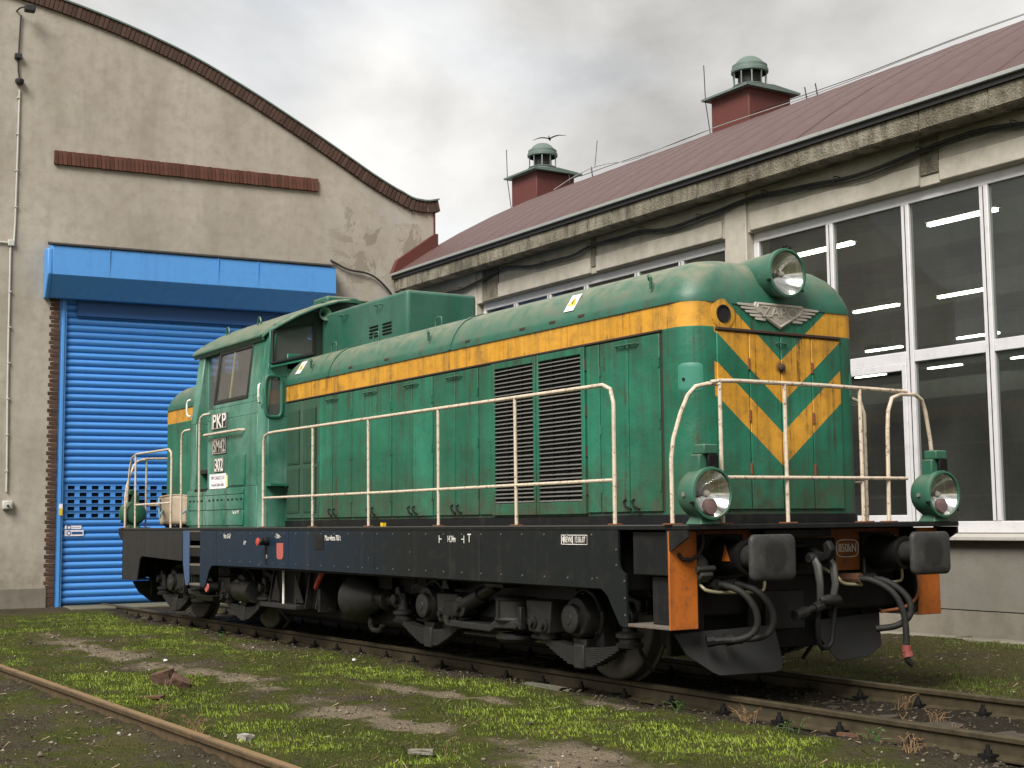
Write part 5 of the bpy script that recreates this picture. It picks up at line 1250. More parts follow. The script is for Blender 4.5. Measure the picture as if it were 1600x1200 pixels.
# ------------------------------------------------------------------ bogies
def bogie(cx, flip):
    b = MB()
    for sg in (-1, 1):
        pl = [(-1.95, .60), (-1.95, .70), (-1.6, .79), (1.6, .79), (1.95, .70), (1.95, .60), (1.62, .63), (1.54, .76), (1.06, .76), (1.0, .46), (.72, .36), (-.72, .36), (-1.0, .46), (-1.06, .76), (-1.54, .76), (-1.62, .63)]
        b.prism(pl, 'y', sg*.96, sg*1.02)
    b.box((-.45, -.96, .36), (.45, .96, .74)).box((-1.85, -.62, .28), (1.85, .62, .60))
    for x in (-1.9, 1.9): b.box((x-.06, -.96, .58), (x+.06, .96, .72))
    B = b.build('bogie', 'bogie_grey', LOCO, bevel=.012); B.location = (cx, 0, 0); B.rotation_euler = (0, 0, math.pi if flip else 0)
    # wheels with tyre, flange and dished web
    w0 = None
    for ax in (-1.3, 1.3):
        MB().cyl((ax, -.70, .55), (ax, .70, .55), .09, n=16).build('axle', 'bogie_grey', B, smooth=True)
        for sg in (-1, 1):
            if w0 is None:
                w0 = MB().lathe([(.0, .0), (.0, .12), (-.03, .13), (-.02, .40), (.0, .465), (.0, .535), (-.012, .550), (-.115, .556), (-.125, .582), (-.145, .580), (-.150, .47), (-.10, .44), (-.09, .14), (-.14, .12), (-.14, 0)], (0, 0, 0), 'y', 48).build('wheel', 'wheel_steel', B, smooth=True, sharp=30)
                w0.location = (ax, .815, .55)
            else: inst(w0, B, (ax, sg*.815, .55), (0, 0, 0 if sg > 0 else math.pi))
    for sg in (-1, 1):
        def Y(d): return sg*d
        for ax in (-1.3, 1.3):
            s = 1 if ax > 0 else -1
            # axlebox: flanged body, offset end cover, collar on top
            a = MB().lathe([(sg*.90, .215), (sg*1.07, .215), (sg*1.085, .19), (sg*1.18, .175), (sg*1.20, .16), (sg*1.215, .10)], (ax, 0, .545), 'y', 24, cap1=True)
            a.box((ax-.20, sg*.93, .30), (ax+.20, sg*1.06, .56)).prism([(ax-.10, .36), (ax+.10, .36), (ax+.06, .22), (ax-.06, .22)], 'y', sg*1.02, sg*1.16)
            A = a.build('axlebox', 'bogie_grey', B, smooth=True, sharp=35)
            MB().lathe([(sg*1.20, .125), (sg*1.255, .120), (sg*1.265, .105), (sg*1.267, .05), (sg*1.275, .045)], (ax-s*.02, 0, .53), 'y', 20, cap1=True).build('axlebox_cover', 'spring_grey', A, smooth=True, sharp=35)
            MB().tube([(ax-.20, sg*1.09, .60), (ax-.15, sg*1.10, .72), (ax, sg*1.10, .775), (ax+.15, sg*1.10, .72), (ax+.20, sg*1.09, .60)], .018, n=6, smooth=1).build('collar_strap', 'bogie_grey', A)
            for k in range(5):
                an = R(30+72*k); MB().cyl((ax+.19*math.cos(an), sg*1.07, .545+.19*math.sin(an)), (ax+.19*math.cos(an), sg*1.10, .545+.19*math.sin(an)), .018, n=6).build('axlebox_bolt', 'bogie_grey', A)
            # leaf spring slung below: every leaf shorter than the one above
            band = MB().box((ax-.075, sg*1.035, .115), (ax+.075, sg*1.185, .315)).build('spring_band', 'spring_grey', B, bevel=.012)
            for k in range(10):
                hl = .655-.052*k; rows = []
                for i in range(9):
                    x = -hl+2*hl*i/8; z = .285-.0155*k+.075*(x/.655)**2
                    rows.append([(ax+x, sg*1.05, z-.0065), (ax+x, sg*1.17, z-.0065), (ax+x, sg*1.17, z+.0065), (ax+x, sg*1.05, z+.0065)])
                lf = MB().grid(rows, close=True); n = len(lf.v); lf.f += [(0, 1, 2, 3), (n-4, n-3, n-2, n-1)]
                lf.build('spring_leaf', 'spring_grey', band)
            for d in (-.62, .62):
                MB().lathe([(.33, .11), (.36, .115), (.37, .09), (.40, .09), (.41, .115), (.44, .115), (.46, .06), (.62, .05)], (ax+d, sg*1.11, 0), 'z', 18, cap0=True).build('spring_hanger', 'bogie_grey', B, smooth=True, sharp=35)
            # pedestal box on the inner side of the axle
            px = ax-s*.50
            p = MB().hexa([(px-.16, sg*1.03, .385), (px+.16, sg*1.03, .385), (px+.16, sg*1.25, .385), (px-.16, sg*1.25, .385), (px-.20, sg*1.0, .665), (px+.20, sg*1.0, .665), (px+.20, sg*1.25, .665), (px-.20, sg*1.25, .665)]).build('pedestal_box', 'spring_grey', B, bevel=.015)
            for dx, dz in ((-.07, .47), (.10, .455)): MB().lathe([(sg*1.25, .055), (sg*1.265, .055), (sg*1.27, .03), (sg*1.30, .028)], (px+dx, 0, dz), 'y', 14, cap1=True).build('box_bolt', 'bogie_grey', p, smooth=True, sharp=35)
            MB().cyl((px, sg*1.12, .33), (px, sg*1.12, .385), .10, n=16).build('box_foot', 'bogie_grey', p, smooth=True, sharp=35)
            # brake shoe and hanger on the outer side
            bx = ax+s*.66
            MB().prism([(bx-.03, .34), (bx+.05, .32), (bx+.06, .78), (bx, .80)], 'y', sg*.70, sg*.82).build('brake_shoe', 'under_black', B, bevel=.01)
            lk = MB().prism([(bx-.06, .50), (bx+.05, .47), (bx+.08, .58), (bx+.02, .70), (bx-.05, .68)], 'y', sg*1.10, sg*1.17).build('brake_link', 'bogie_grey', B, bevel=.015)
            MB().lathe([(sg*1.16, .055), (sg*1.22, .05), (sg*1.225, .03)], (bx+.0, 0, .56), 'y', 14, cap1=True).build('link_pin', 'bogie_grey', lk, smooth=True)
            MB().tube([(bx-.12, sg*.95, .42), (bx-.06, sg*1.02, .33), (bx-.10, sg*.84, .12)], .018, n=6, smooth=1).build('sand_pipe', 'bogie_grey', B)
        # swing plank with secondary spring pot, damper and brackets
        pk = MB().prism([(-.78, .355), (.02, .345), (.12, .385), (.46, .395), (.52, .44), (.50, .47), (.10, .455), (.0, .41), (-.70, .42), (-.82, .47), (-.84, .42)], 'y', sg*1.03, sg*1.27).build('swing_plank', 'spring_grey', B, bevel=.012)
        MB().lathe([(.45, .20), (.47, .215), (.49, .20), (.635, .20), (.655, .215), (.67, .19)], (.24, sg*1.10, 0), 'z', 24, cap1=True).build('spring_pot', 'spring_grey', pk, smooth=True, sharp=35)
        MB().lathe([(.27, .16), (.30, .20), (.33, .20), (.345, .15)], (.24, sg*1.10, 0), 'z', 22, cap0=True).build('pot_base', 'bogie_grey', pk, smooth=True, sharp=35)
        MB().box((.22, sg*1.27, .47), (.25, sg*1.31, .65)).build('pot_rib', 'bogie_grey', pk)
        MB().prism([(-.40, .46), (.03, .46), (.03, .62), (-.10, .66)], 'y', sg*1.05, sg*1.12).build('plank_web', 'bogie_grey', pk, bevel=.01)
        d_ = MB().cyl((-.46, sg*1.24, .565), (-.15, sg*1.24, .675), .075, n=16).cyl((-.15, sg*1.24, .675), (.10, sg*1.24, .765), .055, n=16).build('damper', 'bogie_grey', B, smooth=True, sharp=35)
        MB().lathe([(sg*1.16, .095), (sg*1.30, .095), (sg*1.31, .05), (sg*1.35, .045)], (-.46, 0, .555), 'y', 18, cap0=True, cap1=True).build('damper_eye', 'bogie_grey', d_, smooth=True, sharp=35)
        MB().box((.02, sg*1.10, .755), (.34, sg*1.32, .795)).build('damper_bracket', 'bogie_grey', B, bevel=.008)
        MB().box((-.82, sg*1.10, .45), (-.58, sg*1.27, .60)).build('plank_bracket', 'bogie_grey', pk, bevel=.015)
        MB().cyl((-.82, sg*1.20, .615), (-.50, sg*1.20, .625), .020, n=8).build('bracket_rod', 'bogie_grey', pk)
        MB().tube([(-1.95, sg*1.0, .36), (-.9, sg*1.02, .30), (.9, sg*1.02, .30)], .014, n=6).build('brake_pull_rod', 'bogie_grey', B)
        MB().prism([(-.95, .70), (-.80, .70), (-.86, .80), (-.92, .80)], 'y', sg*1.05, sg*1.22).build('frame_bracket', 'bogie_grey', B, bevel=.01)
        MB().box((.56, sg*1.25, .40), (.61, sg*1.31, .60)).build('link_bar', 'bogie_grey', B, bevel=.01)
    return B
bogie(3.75, False); bogie(-3.75, True)

# ------------------------------------------------------------------ gear between the bogies
def underfloor():
    for sg in (-1, 1):
        y = sg
        t = MB().box((-1.55, sg*.55, .36), (-.05, sg*1.12, .80)).build('battery_box', 'under_black', LOCO, bevel=.012)
        for x in (-1.50, -1.22, -.70, -.42, -.12): MB().hexa([(x-.012, sg*1.12, .37), (x+.012, sg*1.12, .37), (x+.012, sg*1.22, .37), (x-.012, sg*1.22, .37), (x-.012, sg*1.12, .78), (x+.012, sg*1.12, .78), (x+.012, sg*1.15, .78), (x-.012, sg*1.15, .78)]).build('box_rib', 'bogie_grey', t)
        MB().box((-1.56, sg*1.10, .345), (-.50, sg*1.30, .40)).build('box_ledge', 'spring_grey', t, bevel=.008)
        MB().tube([(-.985, sg*1.24, .38), (-.985, sg*1.24, .79)], .016, n=8).build('drain_pipe', 'letter_white', t, smooth=True)
        MB().prism([(-1.45, .42), (-1.18, .42), (-1.30, .74)], 'y', sg*1.19, sg*1.20).build('bracket_plate', 'bogie_grey', t)
        MB().prism([(-.78, .42), (-.50, .42), (-.74, .76)], 'y', sg*1.19, sg*1.20).build('bracket_plate', 'bogie_grey', t)
        MB().box((-.10, sg*1.0, .34), (-.03, sg*1.20, .82)).build('hanger_plate', 'bogie_grey', LOCO)
        c = MB().tube([(-.10, sg*1.22, .62), (-.03, sg*1.24, .66), (.04, sg*1.24, .73), (.05, sg*1.20, .80)], .030, n=8, smooth=1).build('red_cock', 'red_paint', LOCO, smooth=True)
        # brake cylinder with its conical end and piston rod
        k = MB().lathe([(.60, .0), (.60, .22), (.64, .26), (.70, .265), (1.10, .11), (1.13, .10)], (0, sg*1.04, .53), 'x', 28).build('brake_cylinder', 'spring_grey', LOCO, smooth=True, sharp=35)
        MB().lathe([(1.12, .115), (1.16, .115), (1.17, .095), (1.33, .095), (1.34, .115), (1.39, .115), (1.40, .07), (1.58, .065), (1.59, .095), (1.70, .095), (1.72, .05), (1.92, .045)], (0, sg*1.04, .53), 'x', 20).build('piston_housing', 'bogie_grey', k, smooth=True, sharp=35)
        for an in range(6): MB().cyl((1.12, sg*1.04+.10*math.cos(an*1.047), .53+.10*math.sin(an*1.047)), (1.19, sg*1.04+.10*math.cos(an*1.047), .53+.10*math.sin(an*1.047)), .014, n=6).build('housing_bolt', 'bogie_grey', k)
        MB().tube([(.85, sg*1.0, .36), (1.0, sg*1.08, .20), (1.28, sg*1.10, .20), (1.32, sg*1.10, .26)], .028, n=8, smooth=1).build('hand_lever', 'bogie_grey', LOCO)
        MB().box((1.05, sg*.7, .60), (1.35, sg*1.0, .82)).build('cylinder_bracket', 'under_black', LOCO)
        MB().box((2.0, sg*.95, .70), (2.2, sg*1.05, .82)).build('cylinder_bracket', 'under_black', LOCO)
    MB().box((-1.75, -.92, .22), (1.75, .92, .82)).build('fuel_tank', 'under_black', LOCO, bevel=.05)
    # speed sensor with red cap on the rear bogie, near side
    s = MB().lathe([(-.0, .07), (-.12, .07), (-.13, .05)], (-3.05, -1.30, .53), 'y', 14, cap1=True).build('speed_sensor', 'bogie_grey', LOCO, smooth=True)
    MB().lathe([(-.13, .065), (-.145, .06)], (-3.05, -1.30, .53), 'y', 14, cap1=True).build('sensor_cap', 'pink_plate', s)
    MB().cyl((-2.85, -1.16, .52), (-2.55, -1.16, .52), .11, n=16).cyl((-2.5, -1.18, .50), (-2.0, -1.18, .50), .14, n=18).build('air_reservoir', 'bogie_grey', LOCO, smooth=True, sharp=35)
    # sander box outline near the rear steps
    MB().hexa([(-3.65, -1.35, .34), (-3.05, -1.35, .34), (-3.05, -1.05, .34), (-3.65, -1.05, .34), (-3.70, -1.38, .42), (-3.0, -1.38, .42), (-3.0, -1.05, .42), (-3.70, -1.05, .42)]).build('rear_footboard', 'bogie_grey', LOCO, bevel=.01)
underfloor()

# ------------------------------------------------------------------ buffers, coupling, hoses, rail guards
def buffer_face():
    t = NT('buffer_face'); x, y, z = t.xyz(); d = t.math('SQRT', t.math('ADD', t.math('POWER', y, 2.0), t.math('POWER', z, 2.0)))
    n = t.noise(9, 5, .65); f = t.noise(60, 3)
    c = t.mix(t.ramp(n, .35, .7), (.030, .030, .029), (.050, .048, .044))
    c = t.mix(t.math('MULTIPLY', t.ramp(t.math('ADD', d, t.math('MULTIPLY', n, .06)), .165, .125), .75), c, (.014, .014, .013))
    c = t.mix(t.ramp(f, .66, .70), c, (.09, .085, .075))
    t.bump(t.math('ADD', f, n), .3, .004); t.done(c, .5, 0, .3)
buffer_face()
def rrect(w, h, r, n=5):
    p = []
    for cx, cy, a in ((w-r, h-r, 0), (-w+r, h-r, 90), (-w+r, -h+r, 180), (w-r, -h+r, 270)):
        p += [(cx+r*math.cos(R(a+90*i/n)), cy+r*math.sin(R(a+90*i/n))) for i in range(n+1)]
    return p
def ends():
    proto = None
    for e in (1, -1):
        for sg in (-1, 1):
            B = MB().box((0, -.17, -.17), (.03, .17, .17)).lathe([(.03, .155), (.07, .14), (.30, .125), (.31, .135), (.345, .135), (.35, .105)], (0, 0, 0), 'x', 24).build('buffer', 'under_black', LOCO, smooth=True, sharp=35)
            B.location = (e*6.482, sg*.850, 1.064); B.rotation_euler = (0, 0, 0 if e > 0 else math.pi)
            MB().lathe([(.34, .095), (.58, .095)], (0, 0, 0), 'x', 20).build('plunger', 'buffer_black', B, smooth=True)
            rows = []
            for x, k in ((.570, .90), (.580, 1.0), (.600, 1.0), (.610, .975), (.620, .88), (.628, .68), (.632, .42)):
                rows.append([(x, a*k, b*k) for a, b in rrect(.222, .170, .055)])
            bh = MB().grid(rows, close=True); nb_ = len(rows[0]); bh.f.append(tuple(range(6*nb_, 7*nb_))); bh.f.append(tuple(range(nb_)))
            bh.build('buffer_head', 'buffer_face', B, smooth=True, sharp=60)
            MB().cyl((.30, -.10*sg*e, .13), (.33, -.10*sg*e, .15), .02, n=6).build('lift_stud', 'under_black', B)
            if e > 0 and sg < 0: MB().prism([(-.04, -.05), (.05, -.05), (.0, .07)], 'y', -.132, -.128).xf(Matrix.Translation((.22, 0, .02))).build('orange_mark', 'plate_orange', B)
        # draw hook and screw coupling hung up
        h = MB().box((e*6.47, -.09, .95), (e*6.58, .09, 1.16)).build('draw_hook', 'under_black', LOCO, bevel=.02); h.location = (0, -.10, 0)
        MB().prism([(e*6.55, 1.00), (e*6.80, .99), (e*6.92, 1.03), (e*6.96, 1.11), (e*6.91, 1.18), (e*6.86, 1.15), (e*6.87, 1.08), (e*6.80, 1.09), (e*6.72, 1.13), (e*6.55, 1.12)], 'y', -.03, .03).build('hook', 'under_black', h, bevel=.015)
        MB().lathe([(-.12, .035), (-.10, .045), (-.06, .045), (-.055, .03), (.055, .03), (.06, .045), (.10, .045), (.12, .035)], (e*6.80, 0, 1.04), 'y', 14, cap0=True, cap1=True).build('coupling_pin', 'bogie_grey', h, smooth=True, sharp=35)
        for y in (-.075, .075):
            MB().tube([(e*6.80, y, 1.06), (e*6.86, y*1.1, .98), (e*6.88, y*1.1, .84), (e*6.86, y*.9, .72)], [.026, .034, .028, .026], n=8, smooth=0).build('coupling_link', 'coupling_steel', h, smooth=True)
        MB().cyl((e*6.86, -.34, .61), (e*6.87, .10, .72), .028, n=10).cyl((e*6.86, -.34, .61), (e*6.86, -.22, .635), .045, n=10).cyl((e*6.865, -.14, .66), (e*6.866, -.06, .68), .042, n=10).build('coupling_screw', 'bogie_grey', h, smooth=True, sharp=35)
        MB().lathe([(-.11, .03), (-.08, .045), (.08, .045), (.11, .03)], (e*6.87, .02, .715), 'y', 12, cap0=True, cap1=True).build('trunnion', 'bogie_grey', h, smooth=True)
        MB().tube([(e*6.86, -.09, .68), (e*6.84, -.085, .50), (e*6.83, -.06, .35), (e*6.83, .06, .35), (e*6.84, .085, .50), (e*6.86, .09, .70)], .022, n=8, smooth=1).build('lower_link', 'under_black', h, smooth=True)
        # air cocks and hoses: two on the near half, two on the far half
        def hose(name, pts, r=.026, mat='hose_rubber'):
            return MB().tube([(e*a, b, c) for a, b, c in pts], r, n=10, smooth=2).build(name, mat, LOCO, smooth=True)
        for k, (y0, dy) in enumerate(((-1.02, .0), (-.86, .02))):
            hs = hose('air_hose', ((6.62, y0, .86), (6.72, y0+.03, .855), (6.84, y0+.10, .80), (6.90, y0+.17, .66), (6.88, y0+.18, .52), (6.80, y0+.10+dy, .45), (6.70, y0-.04+dy, .45)))
            MB().cyl((e*6.56, y0-.02, .85), (e*6.67, y0, .86), .04, n=10).cyl((e*6.50, y0-.03, .85), (e*6.57, y0-.02, .85), .028, n=10).build('air_cock', 'bogie_grey', hs, smooth=True, sharp=35)
            MB().cyl((e*6.72, y0+.0+dy, .45), (e*6.64, y0-.09+dy, .44), .036, n=10).cyl((e*6.66, y0-.05+dy, .45), (e*6.63, y0-.10+dy, .44), .048, n=10).build('hose_coupling', 'under_black', hs, smooth=True, sharp=35)
        hs = hose('air_hose', ((6.66, .44, .86), (6.78, .50, .855), (6.93, .58, .76), (6.98, .63, .60), (6.985, .64, .45), (6.985, .635, .33)))
        MB().cyl((e*6.985, .635, .34), (e*6.985, .635, .29), .038, n=10).cyl((e*6.985, .635, .285), (e*6.995, .64, .25), .045, n=10).build('hose_head', 'hose_red' if e > 0 else 'under_black', hs, smooth=True, sharp=35)
        MB().tube([(e*6.985, .62, .27), (e*7.0, .63, .22), (e*7.02, .66, .185)], .024, n=8).build('hose_claw', 'under_black', hs)
        MB().cyl((e*6.52, .42, .86), (e*6.70, .45, .865), .042, n=10).build('air_cock', 'rust_steel', hs, smooth=True, sharp=35)
        hs = hose('air_hose', ((6.66, .60, .86), (6.80, .66, .84), (6.93, .74, .72), (6.95, .76, .58), (6.88, .68, .48), (6.76, .54, .46)))
        MB().cyl((e*6.52, .58, .86), (e*6.70, .61, .86), .040, n=10).tube([(e*6.60, .60, .88), (e*6.60, .60, 1.02)], .014, n=6).build('air_cock', 'bogie_grey', hs, smooth=True, sharp=35)
        # thin brass pipes under the headstock
        hose('brake_pipe', ((6.46, -1.15, .93), (6.60, -1.15, .86), (6.66, -1.12, .80), (6.66, -.62, .79), (6.66, -.56, .80), (6.66, -.55, .90)), .014, 'brass_dull')
        hose('brake_pipe', ((6.50, .22, .95), (6.66, .24, .88), (6.66, .28, .82), (6.66, .50, .81)), .014, 'brass_dull')
        hose('brake_pipe', ((6.62, .70, .82), (6.66, .92, .82), (6.66, .98, .84), (6.66, .97, .94)), .012, 'brass_dull')
        hose('orange_cable', ((6.50, 1.10, 1.02), (6.62, 1.19, .95), (6.66, 1.19, .72), (6.60, 1.10, .60), (6.5, .88, .57)), .014, 'rust_cable')
        # jumper socket beside the near buffer
        j = MB().lathe([(0, .07), (.06, .075), (.10, .085), (.13, .08), (.16, .06), (.165, 0)], (0, 0, 0), 'x', 16).build('jumper_socket', 'slat_dark', LOCO, smooth=True, sharp=40)
        j.location = (e*6.49, -1.13, 1.08); j.rotation_euler = (0, R(50) if e > 0 else R(130), 0)
        MB().box((.16, -.09, -.08), (.20, .09, .08)).box((.20, -.06, -.05), (.235, .06, .05)).build('socket_cover', 'slat_dark', j, bevel=.012)
        hose('jumper_cable', ((6.70, -1.20, 1.24), (6.70, -1.19, 1.14), (6.68, -1.26, 1.05), (6.66, -1.36, 1.05), (6.64, -1.38, 1.10)), .014, 'hose_rubber')
        # rail guards: bent plates in front of the wheels, and brackets
        for sg, (y0, y1, x) in ((-1, (-1.34, -.33, 6.52)), (1, (.36, 1.05, 6.32))):
            if sg < 0: pr = [(y0, .50), (y0+.10, .34), (y0+.30, .20), (y0+.36, .175), (y1-.10, .165), (y1-.02, .18), (y1, .25), (y1, .52)]
            else: pr = [(y0, .52), (y0, .36), (y0+.07, .22), (y0+.12, .18), (y1-.22, .20), (y1-.06, .28), (y1, .40), (y1, .55)]
            n = len(pr); v = []
            for x_, d in ((x, 0), (x-.015, 0)):
                for (y, z) in pr: v.append((e*(x_ + .10*(.5-z)*1.0 + (.06 if z < .3 else 0)), y, z))
            q = MB(); q.add(v, [tuple(range(n)), tuple(range(2*n-1, n-1, -1))]+[(i, (i+1) % n, n+(i+1) % n, n+i) for i in range(n)])
            q.build('rail_guard', 'plough_grey', LOCO, bevel=.006)
            for yy in ((y0+.28, y1-.22) if sg < 0 else (y0+.15, y1-.15)): MB().box((e*(x-.06), yy-.03, .40), (e*(x-.02), yy+.03, .90)).build('guard_bracket', 'under_black', LOCO, bevel=.006)
        # equipment box under the coupling
        MB().box((e*6.28, -.36, .47), (e*6.46, .06, .78)).build('under_box', 'frame_black', LOCO, bevel=.012)
        MB().box((e*6.18, -1.15, .30), (e*6.24, 1.15, .62)).build('cross_beam', 'under_black', LOCO, bevel=.01)
grimy('coupling_steel', (.10, .10, .095), fade=.2, grime=.5, rough=.35, metal=.6)
grimy('rust_cable', (.28, .085, .03), fade=.2, grime=.6, rough=.7)
ends()
# ------------------------------------------------------------------ grass, weeds, stones and litter
def quads_mesh(name, verts, faces4, mat, attr=None):
    me = bpy.data.meshes.new(name); me.vertices.add(len(verts)); me.vertices.foreach_set('co', verts.astype(np.float32).ravel())
    k = faces4.shape[1]
    me.loops.add(faces4.size); me.loops.foreach_set('vertex_index', faces4.astype(np.int32).ravel())
    me.polygons.add(len(faces4)); me.polygons.foreach_set('loop_start', np.arange(0, faces4.size, k, dtype=np.int32))
    if attr is not None:
        a = me.attributes.new('tone', 'FLOAT', 'POINT'); a.data.foreach_set('value', attr.astype(np.float32))
    me.update(); me.materials.append(M[mat])
    o = bpy.data.objects.new(name, me); C.objects.link(o); return o
t = NT('grass_blade'); at = t.new('ShaderNodeAttribute'); at.attribute_name = 'tone'
cr = t.new('ShaderNodeValToRGB'); e_ = cr.color_ramp.elements; e_[0].position = 0; e_[0].color = (.085, .070, .028, 1); e_[1].position = 1; e_[1].color = (.200, .270, .026, 1)
for p_, c_ in ((.30, (.055, .070, .014, 1)), (.62, (.100, .146, .015, 1))):
    q_ = e_.new(p_); q_.color = c_
t.l.new(at.outputs['Fac'], cr.inputs[0]); t.done(cr.outputs[0], .6, 0, .3)
t.b.inputs['Subsurface Weight'].default_value = 0
def in_view_w(x, y):     # nearer ground gets denser, finer blades
    return np.hypot(x-CP[0], y-CP[1])
def scatter(n, rng, x0, x1, y0, y1):
    x = rng.uniform(x0, x1, n); y = rng.uniform(y0, y1, n); return x, y
def make_grass():
    rng = np.random.RandomState(11)
    N = 1150000
    x, y = scatter(N, rng, -8.6, 11.0, -8.0, 4.72)
    # keep what the camera can see (plus a margin of a couple of steps to the side)
    az = np.arctan2(y-CP[1], x-CP[0]); d = np.hypot(x-CP[0], y-CP[1])
    rel = (az-YAW+np.pi) % (2*np.pi)-np.pi
    keep = (np.abs(rel) < R(30)) & (d > 5.5)
    x, y = x[keep], y[keep]
    cov = grass_cover(x, y); f = fbm(x, y, 2.1, 3, 21)
    pr = np.clip((cov-.50)/.26, 0, 1)**1.4
    near_rail = np.minimum(np.minimum(np.abs(np.abs(y)-.75), np.abs(y-YF)), 9)
    pr = np.maximum(pr, .035); pr = np.where(near_rail < .07, 0, pr); pr = np.where(np.abs(y) < .65, pr*.10, pr)
    keep = rng.rand(len(x)) < pr
    x, y, cov, f = x[keep], y[keep], cov[keep], f[keep]; n = len(x)
    z = ground_z(x, y) - .004
    h = (.005+.020*rng.rand(n)**2.0)*(.45+1.0*np.clip((cov-.54)/.2, 0, 1)); w = .0016+.0024*rng.rand(n)
    tall = rng.rand(n) < .022; h = np.where(tall, h*2.3, h)
    a = rng.rand(n)*6.283; lean = .35+.9*rng.rand(n); b = a+rng.uniform(-.9, .9, n)
    dx, dy = np.cos(a), np.sin(a); lx, ly = np.cos(b)*h*lean*.6, np.sin(b)*h*lean*.6
    V = np.empty((n, 4, 3))
    V[:, 0] = np.stack([x-dy*w, y+dx*w, z], -1); V[:, 1] = np.stack([x+dy*w, y-dx*w, z], -1)
    V[:, 2] = np.stack([x+lx*.45+dy*w*.7, y+ly*.45-dx*w*.7, z+h*.65], -1); V[:, 3] = np.stack([x+lx, y+ly, z+h*.92], -1)
    F = np.arange(n*4).reshape(n, 4)
    dry = sstep(1.2, 2.4, y)
    tone = np.clip(.16+.85*(cov-.50)/.2*.62+1.5*(f-.5)+rng.uniform(-.28, .28, n), 0, 1)
    tone = tone*(1-.62*dry) + .12*dry; tone = np.where(rng.rand(n) < .16, rng.uniform(0, .15, n), tone)
    tone = tone*(1-.35*(y < YF)) 
    o = quads_mesh('grass', V.reshape(-1, 3), F, 'grass_blade', np.repeat(tone, 4)); tag(o, 'short patchy green grass and moss covering the yard', 'grass', kind='stuff')
make_grass()
t = NT('stone_mix'); at = t.new('ShaderNodeAttribute'); at.attribute_name = 'tone'
cr = t.new('ShaderNodeValToRGB'); e_ = cr.color_ramp.elements; e_[0].position = 0; e_[0].color = (.035, .030, .024, 1); e_[1].position = 1; e_[1].color = (.52, .49, .43, 1)
for p_, c_ in ((.45, (.11, .09, .065, 1)), (.80, (.20, .175, .135, 1))):
    q_ = e_.new(p_); q_.color = c_
t.l.new(at.outputs['Fac'], cr.inputs[0]); t.done(cr.outputs[0], .85, 0, .3)
def make_stones():
    rng = np.random.RandomState(5)
    N = 110000
    x, y = scatter(N, rng, -8.8, 11.5, -8.0, 4.7)
    az = np.arctan2(y-CP[1], x-CP[0]); rel = (az-YAW+np.pi) % (2*np.pi)-np.pi
    cov = grass_cover(x, y)
    pr = np.clip((.60-cov)/.16, .05, 1)*.62; pr = np.where(np.abs(y) < 1.35, pr*1.6, pr)
    keep = (np.abs(rel) < R(30)) & (rng.rand(N) < pr); x, y = x[keep], y[keep]; n = len(x)
    ok = np.minimum(np.abs(np.abs(y)-.75), np.abs(y-YF)) > .08; x, y = x[ok], y[ok]; n = len(x)
    s = .0035+.015*rng.rand(n)**3.5; s = np.where(rng.rand(n) < .008, s+.02, s)
    base = np.array([[1, 0, 0], [-1, 0, 0], [0, 1, 0], [0, -1, 0], [0, 0, 1], [0, 0, -1.]])
    V = base[None]*(s[:, None, None]*rng.uniform(.6, 1.35, (n, 6, 1))); V[:, :, 2] *= .6
    th = rng.rand(n)*6.28; c, q = np.cos(th), np.sin(th); X = V[:, :, 0]*c[:, None]-V[:, :, 1]*q[:, None]; Y = V[:, :, 0]*q[:, None]+V[:, :, 1]*c[:, None]
    V[:, :, 0] = X+x[:, None]; V[:, :, 1] = Y+y[:, None]; V[:, :, 2] += (ground_z(x, y)+s*.25)[:, None]
    f = np.array([[0, 2, 4], [2, 1, 4], [1, 3, 4], [3, 0, 4], [2, 0, 5], [1, 2, 5], [3, 1, 5], [0, 3, 5]])
    F = (np.arange(n)[:, None, None]*6+f[None]).reshape(-1, 3)
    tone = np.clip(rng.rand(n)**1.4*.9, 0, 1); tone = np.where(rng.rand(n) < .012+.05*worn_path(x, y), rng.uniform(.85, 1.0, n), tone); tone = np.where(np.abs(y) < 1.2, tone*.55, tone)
    o = quads_mesh('gravel', V.reshape(-1, 3), F, 'stone_mix', np.repeat(tone, 6)); tag(o, 'loose pebbles and chips of rubble scattered over the bare soil', 'gravel', kind='stuff')
make_stones()
t = NT('straw_mix'); at = t.new('ShaderNodeAttribute'); at.attribute_name = 'tone'
cr = t.new('ShaderNodeValToRGB'); e_ = cr.color_ramp.elements; e_[0].position = 0; e_[0].color = (.030, .020, .012, 1); e_[1].position = 1; e_[1].color = (.36, .29, .17, 1)
q_ = e_.new(.5); q_.color = (.12, .075, .038, 1)
t.l.new(at.outputs['Fac'], cr.inputs[0]); t.done(cr.outputs[0], .8, 0, .2)
